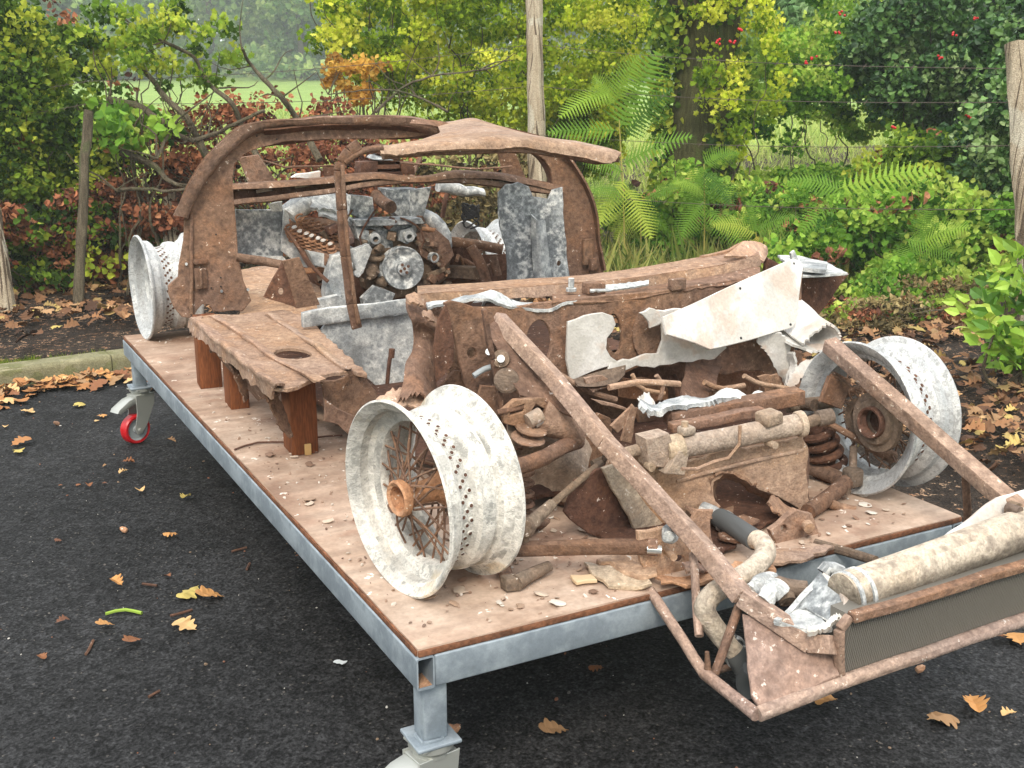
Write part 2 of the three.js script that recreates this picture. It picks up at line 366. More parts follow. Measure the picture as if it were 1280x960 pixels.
// ---------- the setting ----------
const rise = (x, z) => { const r = Math.hypot(x - CAM.x, z - CAM.z); return VERGE + Math.max(0, r - 10) * .0185 + Math.max(0, r - 60) * .02; };
const kerbZ = x => -2.69 - (x + 1.14) * .1;                 // front face of the kerb behind the trolley
const KX = 1.22;                                            // kerb along the right of the trolley
{ // car park
  const g = new THREE.PlaneGeometry(30, 30, 1, 1).rotateX(-Math.PI / 2); g.translate(-8, GROUND, 6);
  struct('car_park', boxUV(g.toNonIndexed()), M.asphalt);
  // planting bed behind the kerb, uneven
  const b = new THREE.PlaneGeometry(34, 20, 136, 80).rotateX(-Math.PI / 2); b.translate(3, 0, -3);
  const p = b.attributes.position;
  for (let i = 0; i < p.count; i++) {
    const x = p.getX(i), z = p.getZ(i);
    const inside = z < kerbZ(x) - .1 || (x > KX + .1 && z < 3.2);
    const far = ss(.1, 1.5, Math.max(kerbZ(x) - .1 - z, Math.min(x - KX - .1, 3.2 - z)));
    p.setY(i, inside ? rise(x, z) + .012 + .03 * noise3(x * 2, 0, z * 2) * far + .012 * noise3(x * 7, 3, z * 7) * far + .06 * far : GROUND - .12);
  }
  b.computeVertexNormals(); struct('planting_bed', boxUV(b.toNonIndexed()), M.soil).geometry.computeVertexNormals();
  // fields and rising ground out to the horizon
  const f = new THREE.PlaneGeometry(400, 400, 160, 160).rotateX(-Math.PI / 2); const q = f.attributes.position;
  for (let i = 0; i < q.count; i++) {
    const x = q.getX(i), z = q.getZ(i), r = Math.hypot(x - CAM.x, z - CAM.z);
    q.setY(i, r < 14 ? GROUND - .3 : rise(x, z) - .06 + .1 * noise3(x * .1, 0, z * .1));
  }
  struct('field', boxUV(f.toNonIndexed()), M.field).geometry.computeVertexNormals();
}
{ // kerb: precast stones, each its own piece
  const k = grp('kerb', scene); k.userData.kind = 'structure';
  const stone = (a, b, n) => { // n: unit vector from the road into the bed
    const d = b.clone().sub(a), L = d.length(); d.normalize();
    const s = new THREE.Shape(); [[0, -.25], [0, .078], [.004, .09], [.014, .1], [.125, .1], [.125, -.25]].forEach(([u, v], i) => i ? s.lineTo(u, v) : s.moveTo(u, v));
    const g = new THREE.ExtrudeGeometry(s, { depth: L - .008, bevelEnabled: true, bevelSize: .002, bevelThickness: .002, bevelSegments: 1 });
    const x = n.clone(), y = V3(0, 1, 0), z = d.clone();
    g.applyMatrix4(new THREE.Matrix4().makeBasis(x, y, z).setPosition(a.clone().addScaledVector(d, .004).setY(GROUND)));
    part('kerb_stone', fin(g, { tess: .12, amp: .0015, freq: 20 }), M.concrete, k);
  };
  const dirL = V3(1, 0, -.1).normalize(), nL = V3(-.1, 0, -1).normalize();
  const j0 = at(142, 448, { y: GROUND + .1 }); j0.z = kerbZ(j0.x); j0.y = 0;
  for (let i = -5; i < 2; i++) stone(j0.clone().addScaledVector(dirL, i * .915), j0.clone().addScaledVector(dirL, (i + 1) * .915), nL);
  for (let i = 0; i < 6; i++) stone(V3(KX, 0, -2.85 + i * .915), V3(KX, 0, -2.85 + (i + 1) * .915), V3(1, 0, 0));
}

// ---------- the trolley ----------
const trolley = thing('display_trolley', 'flat galvanised steel trolley with dusty plywood deck carrying the rusted car wreck', 'trolley');
{
  const t = trolley, X = .72, Z = 1.54;
  const dk = new THREE.BoxGeometry(2 * X - .012, .016, 2 * Z - .012, 40, 1, 80);
  const dg = fin(dk, { amp: .0015, freq: 9, crease: .4 }), dp = dg.attributes.position, dc = new Float32Array(dp.count * 3);
  for (let i = 0; i < dp.count; i++) { // browner back, ash and dust in front, partly the fall of light painted in
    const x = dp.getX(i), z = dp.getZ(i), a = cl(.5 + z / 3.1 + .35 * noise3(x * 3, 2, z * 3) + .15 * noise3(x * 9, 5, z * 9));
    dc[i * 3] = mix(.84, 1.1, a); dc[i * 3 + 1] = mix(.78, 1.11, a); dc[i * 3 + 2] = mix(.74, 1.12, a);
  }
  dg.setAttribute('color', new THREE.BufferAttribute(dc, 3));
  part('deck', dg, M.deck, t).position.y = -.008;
  const edge = [box(V3(0, -.0095, Z - .005), 2 * X - .012, .012, .006, { r: .001 }), box(V3(-X + .005, -.0095, 0), .006, .012, 2 * Z - .02, { r: .001 }), box(V3(X - .005, -.0095, 0), .006, .012, 2 * Z - .02, { r: .001 })];
  part('deck_edge', edge, M.plyEdge, t);
  const hollow = (x, open) => { // rectangular tube, walls 3 mm
    const w = .036, h = .066, s = new THREE.Shape(); const R = (sh, a, b, r) => { sh.moveTo(-a + r, -b); sh.lineTo(a - r, -b); sh.quadraticCurveTo(a, -b, a, -b + r); sh.lineTo(a, b - r); sh.quadraticCurveTo(a, b, a - r, b); sh.lineTo(-a + r, b); sh.quadraticCurveTo(-a, b, -a, b - r); sh.lineTo(-a, -b + r); sh.quadraticCurveTo(-a, -b, -a + r, -b); return sh; };
    R(s, w / 2, h / 2, .005); const hole = new THREE.Path(); R(hole, w / 2 - .003, h / 2 - .003, .003); s.holes.push(hole);
    const g = new THREE.ExtrudeGeometry(s, { depth: 2 * Z, bevelEnabled: false, curveSegments: 3 }); g.translate(x, -.0495, -Z); return fin(g);
  };
  part('side_rail', hollow(-X + .018), M.galv, t); part('side_rail', hollow(X - .018), M.galv, t);
  for (const z of [Z - .026, 0, -Z + .026]) part('cross_rail', box(V3(0, -.0495, z), 2 * X - .074, .066, .05, { r: .005 }), M.galv, t);
  part('rust_streak', box(V3(-X + .018, -.0785, Z - .03), .029, .001, .05), M.rustOrange, t);
  const caster = (x, z, turn) => {
    part('leg', box(V3(x, -.145, z), .05, .125, .05, { r: .004 }), M.galv, t);
    part('mounting_plate', box(V3(x, -.211, z), .092, .008, .092, { r: .003 }), M.galv, t);
    part('weld', tube([V3(x - .028, -.206, z + .028), V3(x + .028, -.206, z + .028), V3(x + .028, -.206, z - .028), V3(x - .028, -.206, z - .028), V3(x - .028, -.206, z + .028)], .004, { straight: true, amp: .002, freq: 90 }), M.galv, t);
    const c = grp('caster', t); c.position.set(x, -.215, z); c.rotation.y = turn;      // trails along local -x
    part('swivel_head', [lathe([[0, 0], [.045, 0], [.045, -.012], [.036, -.022], [.036, -.03], [0, -.03]], V3(0, 0, 0), V3(0, 1, 0), { seg: 28 }), box(V3(0, -.004, 0), .082, .006, .074)], M.zinc, c);
    const fs = new THREE.Shape(); [[.045, -.026], [.04, -.07], [.0, -.15], [-.03, -.188], [-.052, -.188], [-.06, -.165], [-.045, -.1], [-.045, -.026]].forEach(([u, v], i) => i ? fs.lineTo(u, v) : fs.moveTo(u, v));
    const side = s => { const g = new THREE.ExtrudeGeometry(fs, { depth: .003, bevelEnabled: true, bevelSize: .001, bevelThickness: .001, bevelSegments: 1 }); g.translate(0, 0, s * .03 - .0015); return fin(g); };
    part('fork', [side(1), side(-1), box(V3(0, -.03, 0), .088, .004, .06)], M.zinc, c);
    part('axle', rod(V3(-.041, -.172, 0), V3(0, 0, 1), .008, .085), M.zinc, c);
    part('tyre', lathe([[.048, -.02], [.058, -.021], [.0625, -.014], [.0632, 0], [.0625, .014], [.058, .021], [.048, .02]], V3(-.041, -.172, 0), V3(0, 0, 1), { seg: 40 }), M.red, c);
    part('wheel_centre', lathe([[0, -.017], [.016, -.017], [.018, -.011], [.04, -.012], [.048, -.018], [.048, .018], [.04, .012], [.018, .011], [.016, .017], [0, .017]], V3(-.041, -.172, 0), V3(0, 0, 1), { seg: 36 }), M.grey, c);
    const pd = new THREE.Shape(); [[-.02, -.03], [-.075, -.042], [-.125, -.07], [-.132, -.08], [-.12, -.085], [-.07, -.062], [-.02, -.052]].forEach(([u, v], i) => i ? pd.lineTo(u, v) : pd.moveTo(u, v));
    const pg = new THREE.ExtrudeGeometry(pd, { depth: .05, bevelEnabled: true, bevelSize: .003, bevelThickness: .003, bevelSegments: 2 }); pg.translate(0, 0, -.025);
    part('brake_pedal', fin(pg), M.zinc, c);
  };
  caster(-.675, -1.49, .45); caster(-.675, 1.495, .15); caster(.675, -1.49, .8); caster(.675, .95, 2.2);
}

// ---------- the wreck ----------
const wreck = thing('burnt_car_wreck', 'burnt out rusted sports car shell with bare wire wheels and exposed engine on the trolley', 'car wreck');
function wireWheel(c, axis, R, W, { mat = M.rim, spokes = 60, bent = .02, hub = true, hubMat = M.rustOrange } = {}) { // c: centre of the outer lip; axis points inboard
  const w = grp('wheel', wreck), k = R / .205;
  const prof = [[.204, -.002], [.2085, .001], [.2085, .006], [.205, .009], [.192, .013], [.186, .02], [.184, .04], [.176, .05], [.16, .058], [.156, .07], [.157, .09], [.166, .098], [.174, .104], [.177, .12], [.175, .136], [.166, .143], [.167, .15], [.178, .156], [.184, .166], [.192, .174], [.2, .179], [.2075, .182], [.2085, .188], [.205, .192],
    [.198, .187], [.188, .178], [.178, .168], [.172, .158], [.16, .151], [.16, .144], [.17, .136], [.171, .12], [.168, .106], [.16, .1], [.151, .09], [.15, .07], [.154, .06], [.17, .052], [.179, .042], [.181, .022], [.187, .014], [.198, .004], [.204, -.002]].map(([r, h]) => [r * k, h * W / .19]);
  let g = lathe(prof, c, axis, { seg: 128, amp: .0015, freq: 9, crease: .5 });
  part('rim', g, mat, w);
  const q = new THREE.Quaternion().setFromUnitVectors(V3(0, 1, 0), axis.clone().normalize());
  const loc = (r, a, h) => V3(r * Math.cos(a), h, r * Math.sin(a)).applyQuaternion(q).add(c);
  // spoke nipple sockets, a double row round the well
  const nip = [];
  for (let i = 0; i < 96; i++) { const a = i / 96 * 2 * Math.PI, h = [.066, .076, .086][i % 3] * W / .19, r = [.157, .156, .1575][i % 3] * k; const ax = loc(1, a, 0).sub(c).normalize(); nip.push(lathe([[.0025, -.004], [.0025, .001], [.005, .002], [.006, .001], [.0065, -.002]], loc(r, a, h), ax, { seg: 10 })); }
  part('nipple', mergeGeometries(nip), mat, w).userData.kind = 'stuff';
  const dots = []; for (let i = 0; i < 96; i++) { const a = i / 96 * 2 * Math.PI, h = [.066, .076, .086][i % 3] * W / .19, r = [.157, .156, .1575][i % 3] * k; const ax = loc(1, a, 0).sub(c).normalize(); dots.push(rod(loc(r, a, h), ax, mat === M.rimClean ? .005 : .0036, .0046)); }
  part('spoke_end', mergeGeometries(dots), M.rustDark, w).userData.kind = 'stuff';
  if (hub) {
    part('hub', lathe([[.026, .006], [.034, .002], [.038, .006], [.037, .02], [.026, .034], [.022, .09], [.044, .12], [.05, .128], [.05, .14], [.03, .14], [.022, .05], [.026, .006]], c, axis, { seg: 28, amp: .001 }), hubMat, w);
  }
  for (let i = 0; i < spokes; i++) {
    if (rnd() < bent * 4) continue;
    const a = i / spokes * 2 * Math.PI, inner = i % 2, tw = (i % 4 < 2 ? 1 : -1) * (inner ? .5 : .75);
    const a0 = a + tw, p0 = loc((inner ? .05 : .034) * k, a0, (inner ? .128 : .03) * W / .19), p1 = loc(.152 * k, a, [.066, .076, .086][i % 3] * W / .19);
    const m = p0.clone().lerp(p1, .5).add(V3(rr(-bent, bent), rr(-bent, bent), rr(-bent, bent)));
    part('spoke', tube([p0, m, p1], .0026, { seg: 5, rad: 5, caps: false }), M.rust, w);
  }
  return { w, loc };
}
wireWheel(V3(-.652, .2, 1.285), V3(1, .02, -.16), .201, .175, { bent: .012 });
wireWheel(V3(-.645, .21, -1.45), V3(1, 0, -.03), .21, .2, { mat: M.rimClean, spokes: 0, hub: false });
wireWheel(V3(.755, .19, 1.272), V3(-1, .03, .05), .192, .165, { mat: M.rimClean, spokes: 40, bent: .02, hubMat: M.castIron });
wireWheel(V3(.95, .21, -1.3), V3(-1, 0, .02), .21, .19, { mat: M.rimClean, bent: .02 });

// ---------- body shell ----------
const HP = { p: [-.62, 0, -.78], n: [-.28, 0, 1.57] };      // plane of the rear bulkhead hoop
const HPo = d => ({ p: [-.62, 0, -.78 + d], n: [-.28, 0, 1.57] });
const off = (v, x = 0, y = 0, z = 0) => v.clone().add(V3(x, y, z));
{
  const W = wreck;
  // rear hoop: left pillar, roof beam
  part('rear_pillar', plate(ats([[229, 300], [225, 346], [211, 357], [211, 367], [216, 382], [226, 394], [239, 396], [245, 386], [252, 379], [262, 380], [266, 388], [276, 389], [290, 387], [303, 388], [313, 376], [302, 351], [295, 319], [293, 263], [291, 221], [294, 205], [305, 194], [326, 184], [352, 177], [392, 174], [440, 172], [510, 172], [548, 167], [545, 160], [477, 152], [406, 154], [352, 157], [326, 161], [305, 168], [281, 190], [257, 220], [240, 247], [230, 272]], HP), .016, { tear: .002, step: .04, tess: .05, amp: .006, freq: 8 }), M.rust, W);
  const lip = [[217, 269], [228, 247], [246, 213], [267, 186], [294, 162], [321, 153], [352, 150], [406, 147], [477, 146], [515, 148], [540, 155], [552, 163]], lip2 = [[232, 272], [241, 249], [257, 222], [280, 194], [309, 168], [327, 161], [354, 156], [406, 154], [477, 154], [512, 157], [534, 163], [546, 167]];
  part('door_flange', [skin([ats(lip, HPo(.06)), ats(lip2, HPo(.05)), ats(lip2.map(([x, y]) => [x + 1, y + 4]), HPo(.005))], .008, { nu: 60, nv: 6, amp: .004, freq: 16 }), skin([ats(lip, HPo(.06)), ats(lip.map(([x, y]) => [x + 5, y - 1]), HPo(-.06))], .006, { nu: 60, nv: 4, amp: .004 })], M.rust, W);
  part('roof_beam', skin([ats([[330, 163], [400, 156], [477, 155], [515, 158], [548, 166]], HPo(.05)), ats([[330, 172], [400, 166], [477, 166], [515, 168], [546, 170]], HPo(-.02)), ats([[326, 184], [392, 175], [440, 173], [510, 173], [545, 170]], HPo(-.12))], .006, { nu: 40, nv: 8, amp: .004 }), M.rustDark, W);
  part('pillar_rib', tube(ats([[239, 264], [239, 300], [240, 345], [239, 392]], HPo(.014)), .007, { amp: .002 }), M.rust, W);
  part('hinge_bracket', [box(at(251, 348, HPo(.02)), .042, .075, .016, { ry: .17 }), box(at(251, 327, HPo(.02)), .05, .018, .02, { ry: .17 }), box(at(251, 348, HPo(.03)), .008, .07, .012, { ry: .17 })], M.rust, W);
  part('bolt_hole', mergeGeometries([[293, 222], [270, 293], [276, 347], [276, 358], [264, 360], [321, 170], [346, 174]].map(([x, y]) => rod(at(x, y, HPo(.011)), V3(-.17, 0, 1), .003, .003))), M.black, W).userData.kind = 'stuff';
  part('pale_rivet', [[277, 364], [310, 362], [233, 330]].map(([x, y]) => rod(at(x, y, HPo(.013)), V3(-.17, 0, 1), .005, .006)), M.alu, W);
  // right pillar with its quarter opening
  part('rear_pillar', plate(ats([[640, 178], [668, 180], [693, 185], [713, 204], [730, 232], [744, 272], [745, 294], [752, 334], [756, 365], [690, 375], [690, 235], [690, 225], [687, 212], [679, 200], [665, 191], [648, 190]], HP), .016, { tear: .002, step: .04, tess: .05, amp: .005, freq: 8 }), M.rust, W);
  part('door_flange', skin([ats([[680, 180], [700, 187], [720, 208], [736, 236], [748, 272], [750, 300], [757, 338]], HPo(.05)), ats([[676, 182], [693, 187], [713, 207], [729, 236], [742, 274], [744, 300], [751, 338]], HP)], .008, { nu: 40, nv: 5, amp: .004 }), M.rust, W);
  part('quarter_frame', skin([ats([[650, 188], [668, 190], [682, 202], [690, 222], [690, 236]], HP), ats([[650, 188], [664, 192], [677, 205], [685, 224], [685, 238]], HPo(-.1))], .006, { nu: 24, nv: 4, amp: .003 }), M.rustDark, W);
  part('hinge_bracket', [box(at(735, 315, HPo(.02)), .05, .1, .016, { ry: .17, amp: .003 }), box(at(742, 330, HPo(.035)), .04, .05, .02, { ry: .17, amp: .003 })], M.rust, W);
  // roof spine between the two door openings and windscreen header
  part('roof_panel', skin([
    ats([[476, 193], [500, 195], [524, 191], [566, 188], [620, 187], [654, 184], [690, 191], [730, 198], [762, 204], [776, 194]], { z: .285 }),
    ats([[474, 187], [500, 186], [524, 183], [568, 180], [622, 176], [660, 175], [700, 180], [735, 186], [776, 192]], { z: .27 }),
    ats([[500, 182], [545, 174], [570, 171], [610, 168], [650, 169], [690, 175], [735, 181]], { z: .08 }),
    ats([[548, 168], [565, 163], [590, 160], [620, 160], [655, 168], [675, 172]], { z: -.2 }),
    ats([[545, 154], [565, 152], [592, 150], [612, 156], [630, 162]], { z: -.55 })], .008, { nu: 56, nv: 30, amp: .004, freq: 9, tear: .003 }), M.rustPink, W, null, () => .86);
  part('header_rail', tube(ats([[478, 194], [524, 191], [580, 188], [640, 186], [700, 192], [750, 201], [772, 198]], { z: .26 }), .012, { amp: .003, rad: 8 }), M.rust, W);
  part('door_corner', skin([ats([[515, 150], [540, 151], [562, 156], [567, 164], [556, 171]], { z: -.45 }), ats([[512, 155], [536, 157], [549, 161], [551, 166], [545, 170]], { z: -.42 })], .008, { nu: 20, nv: 4, amp: .002 }), M.rust, W);
  part('roof_beam', skin([ats([[612, 155], [645, 162], [680, 172], [695, 182]], HPo(.03)), ats([[612, 160], [645, 168], [678, 178], [690, 188]], HPo(.03)), ats([[612, 163], [640, 172], [670, 182], [688, 192]], HPo(-.08))], .008, { nu: 20, nv: 6, amp: .003 }), M.rustDark, W);
  // broken windscreen pillar
  part('windscreen_pillar', [barPath(ats([[448, 180], [436, 189], [426, 203], [424, 214], [427, 262], [432, 320], [440, 380], [446, 411]], { z: .27 }), .03, .012, { up: V3(0, 0, 1), amp: .003 }), barPath(ats([[428, 206], [430, 262], [436, 320], [444, 380], [448, 405]], { z: .282 }), .01, .014, { up: V3(0, 0, 1), amp: .002 })], M.rust, W);
  part('header_end', tube(ats([[430, 204], [440, 196], [456, 188], [478, 186]], { z: .27 }), .01, { amp: .003 }), M.rust, W);
  // rear window rail
  const up = [[291, 232], [340, 230], [434, 222], [471, 219], [518, 223], [574, 217], [640, 222], [703, 236]], dn = [[293, 256], [340, 250], [420, 240], [462, 232], [551, 226], [600, 229], [650, 236], [695, 242]];
  part('rear_rail', [skin([ats(up.map(([x, y]) => [x, y - 3]), HPo(-.05)), ats(up, HPo(.04)), ats(up.map(([x, y]) => [x, y + 5]), HPo(.045))], .006, { nu: 50, nv: 6, amp: .006, freq: 10 }), skin([ats(dn.map(([x, y]) => [x, y - 5]), HPo(.035)), ats(dn, HPo(.04)), ats(dn.map(([x, y]) => [x, y + 1]), HPo(-.02))], .006, { nu: 50, nv: 6, amp: .005, freq: 10 })], M.rust, W);
  part('rail_web', skin([ats(up.map(([x, y]) => [x, y + 3]), HPo(-.02)), ats(dn, HPo(-.02))], .004, { nu: 40, nv: 4, amp: .005 }), M.rustDark, W);
  part('lightening_slot', [[330, 238], [378, 232], [590, 226], [622, 228]].map(([x, y]) => box(at(x, y, HPo(.01)), .06, .012, .008, { ry: .17, rz: .1 })), M.dusty, W);
  part('gusset_panel', plate(ats([[298, 196], [323, 193], [346, 230], [312, 232]], { z: -1.0 }), .01, { amp: .004 }), M.rust, W);
  part('gusset_panel', plate(ats([[622, 186], [641, 188], [657, 226], [630, 224]], { z: -.85 }), .01, { amp: .004 }), M.rust, W);
  part('rear_bracket', plate(ats([[404, 208], [420, 206], [416, 228], [408, 229]], { z: -1.1 }), .012, { amp: .004 }), M.rustDark, W);
  part('control_wire', tube(ats([[318, 203, -1], [340, 201, -1], [348, 207, -1], [375, 208, -1], [424, 207, -.95]], {}), .004, { amp: .003 }), M.rust, W);
  part('control_wire', tube(ats([[500, 203, -.9], [540, 206, -.9], [590, 211, -.85], [640, 208, -.8]], {}), .004, { amp: .003 }), M.rust, W);
  part('stay', tube(ats([[526, 196, -1.3], [520, 208, -1.3], [512, 226, -1.25]], {}), .01), M.rust, W);
  part('stay', tube(ats([[566, 224, -1.1], [558, 245, -1.1], [553, 272, -1.1]], {}), .01), M.rustDark, W);
  // bulkhead panels either side of the engine
  part('side_box', [plate(ats([[294, 262], [355, 263], [353, 319], [296, 319]], { z: -.88 }), .01, { amp: .002 })], M.aluDark, W);
  part('side_flange', [plate(ats([[355, 262], [360, 270], [362, 295], [385, 335], [376, 332], [352, 312]], { z: -.86 }), .008, { tear: .003, amp: .004 }), plate(ats([[296, 320], [353, 320], [358, 325], [300, 328]], { z: -.86 }), .008, { amp: .003 }), plate(ats([[336, 256], [352, 253], [352, 264], [340, 264]], { z: -.84 }), .006, { tear: .004 })], M.alu, W);
  part('bulkhead_panel', plate(ats([[634, 231], [648, 228], [660, 234], [665, 246], [684, 250], [690, 238], [701, 234], [704, 277], [708, 310], [711, 346], [690, 352], [637, 354], [634, 317], [626, 291], [623, 266], [624, 241]], HPo(.06)), .008, { holes: [ats(ell(699, 328, 3.2, 4.5), HPo(.06)), ats(ell(651, 247, 1.2, 1.4, 8), HPo(.06))], tear: .003, step: .03, tess: .035, amp: .009, freq: 11 }), M.aluDark, W);
  part('panel_fold', skin([ats([[664, 268], [665, 300], [668, 350]], HPo(.07)), ats([[671, 275], [673, 305], [678, 350]], HPo(.095)), ats([[680, 275], [684, 305], [690, 350]], HPo(.07))], .006, { nu: 20, nv: 10, amp: .004 }), M.alu, W);
  // floor behind the seats and rear of the tub
  part('floor_pan', [plate([V3(-.42, .05, -1.35), V3(.95, .05, -1.2), V3(.85, .05, 1.05), V3(-.2, .05, 1.05), V3(-.38, .05, .5)], .008, { tear: .006, tess: .12, amp: .012, freq: 5 })], M.rustDark, W);
  part('rear_floor', plate(ats([[298, 338], [345, 330], [400, 350], [405, 398], [360, 396], [300, 394]], { y: .2 }), .006, { tear: .004, tess: .06, amp: .012, freq: 8 }), M.rustPink, W);
  part('floor_pipe', tube(ats([[296, 322, -.7], [320, 325, -.68], [352, 331, -.62]], {}), .016, { amp: .003 }), M.rust, W);
  part('sill_end_bracket', plate(ats([[330, 371], [353, 327], [371, 384]], { z: -.36 }), .006, { holes: [ats(ell(351, 364, 4, 5), { z: -.36 })], tear: .003, amp: .001 }), M.rustDark, W);
  part('sill_end_bracket', plate(ats([[353, 326, -.355], [374, 322, -.36], [398, 380, -.38], [371, 385, -.355]], {}), .006, { amp: .001 }), M.rust, W);
  // left sill
  const sy = .265;
  part('sill_panel', plate(ats([[246, 397], [295, 396], [325, 391], [355, 390], [376, 397], [400, 415], [428, 441], [457, 468], [440, 464], [424, 466], [395, 472], [372, 484], [360, 487], [342, 484], [312, 461], [282, 437], [258, 414]], { y: sy }), .008, { holes: [ats(ell(366, 444, 24, 7.5, 24), { y: sy })], tear: .006, step: .025, tess: .05, amp: .008, freq: 9 }), M.rustPink, W, null, () => .86);
  const s1 = [[240, 397], [258, 412], [283, 433], [312, 457], [346, 483]];
  part('sill_flange', [skin([ats(s1.map(([x, y]) => [x + 9, y - 1]), { y: sy + .006 }), ats(s1, { y: sy + .016 }), ats(s1.map(([x, y]) => [x - 5, y + 4]), { y: sy - .006 }), ats(s1.map(([x, y]) => [x - 6, y + 13]), { y: sy - .03 })], .007, { nu: 40, nv: 14, amp: .008, freq: 14, tear: .008 }), skin([ats([[262, 395], [300, 420], [350, 455], [395, 478]], { y: sy + .006 }), ats([[268, 395], [306, 420], [356, 455], [401, 476]], { y: sy + .016 }), ats([[275, 395], [313, 420], [362, 455], [408, 474]], { y: sy + .006 })], .004, { nu: 30, nv: 6, amp: .005 }), skin([ats([[330, 393], [372, 420], [430, 462]], { y: sy + .005 }), ats([[336, 393], [378, 420], [436, 462]], { y: sy + .014 }), ats([[343, 393], [384, 420], [441, 462]], { y: sy + .005 })], .004, { nu: 30, nv: 6, amp: .005 })], M.rustPink, W);
  part('sill_underside', [skin([ats([[256, 424], [262, 430], [283, 452], [315, 475], [345, 492]], { x: -.66 }), ats([[262, 440], [275, 440], [290, 460], [318, 492], [345, 500]], { x: -.6 })], .006, { nu: 30, nv: 10, amp: .014, freq: 10, tear: .014 })], M.rust, W);
  part('torn_strip', [skin([ats([[284, 455], [297, 462], [306, 478], [308, 498]], { z: .1 }), ats([[288, 460], [293, 474], [300, 492], [305, 502]], { z: .12 })], .006, { nu: 16, nv: 4, amp: .006, tear: .006 }), skin([ats([[326, 486], [346, 494], [358, 520], [364, 546]], { z: .4 }), ats([[330, 492], [338, 512], [348, 530], [362, 548]], { z: .42 })], .006, { nu: 16, nv: 4, amp: .006, tear: .004 })], M.rust, W);
  part('inner_sill', [plate(ats([[398, 480], [430, 470], [457, 468], [470, 500], [452, 540], [410, 520]], { z: .5 }), .006, { tear: .01, amp: .016, tess: .03 }), plate(ats([[402, 500], [440, 520], [450, 530], [436, 545], [404, 528]], { z: .7 }), .006, { tear: .01, amp: .014, tess: .03 })], M.rust, W);
  part('seat_bulkhead', plate(ats([[401, 412], [407, 404], [440, 400], [514, 392], [524, 440], [520, 485], [470, 482], [455, 468], [402, 422]], { z: -.08 }), .008, { tear: .002, tess: .05, amp: .007, freq: 9 }), M.alu, W);
  part('seat_rail', bar(at(377, 399, { z: -.06 }), at(516, 381, { z: -.06 }), .02, .05, { amp: .005 }), M.alu, W);
  part('gear_lever', tube(ats([[484, 480], [487, 450], [490, 436]], { z: .3 }), .006), M.rustDark, W);
  part('lever_knob', tube(ats([[489, 447], [490, 436]], { z: .3 }), .009), M.rustDark, W);
}

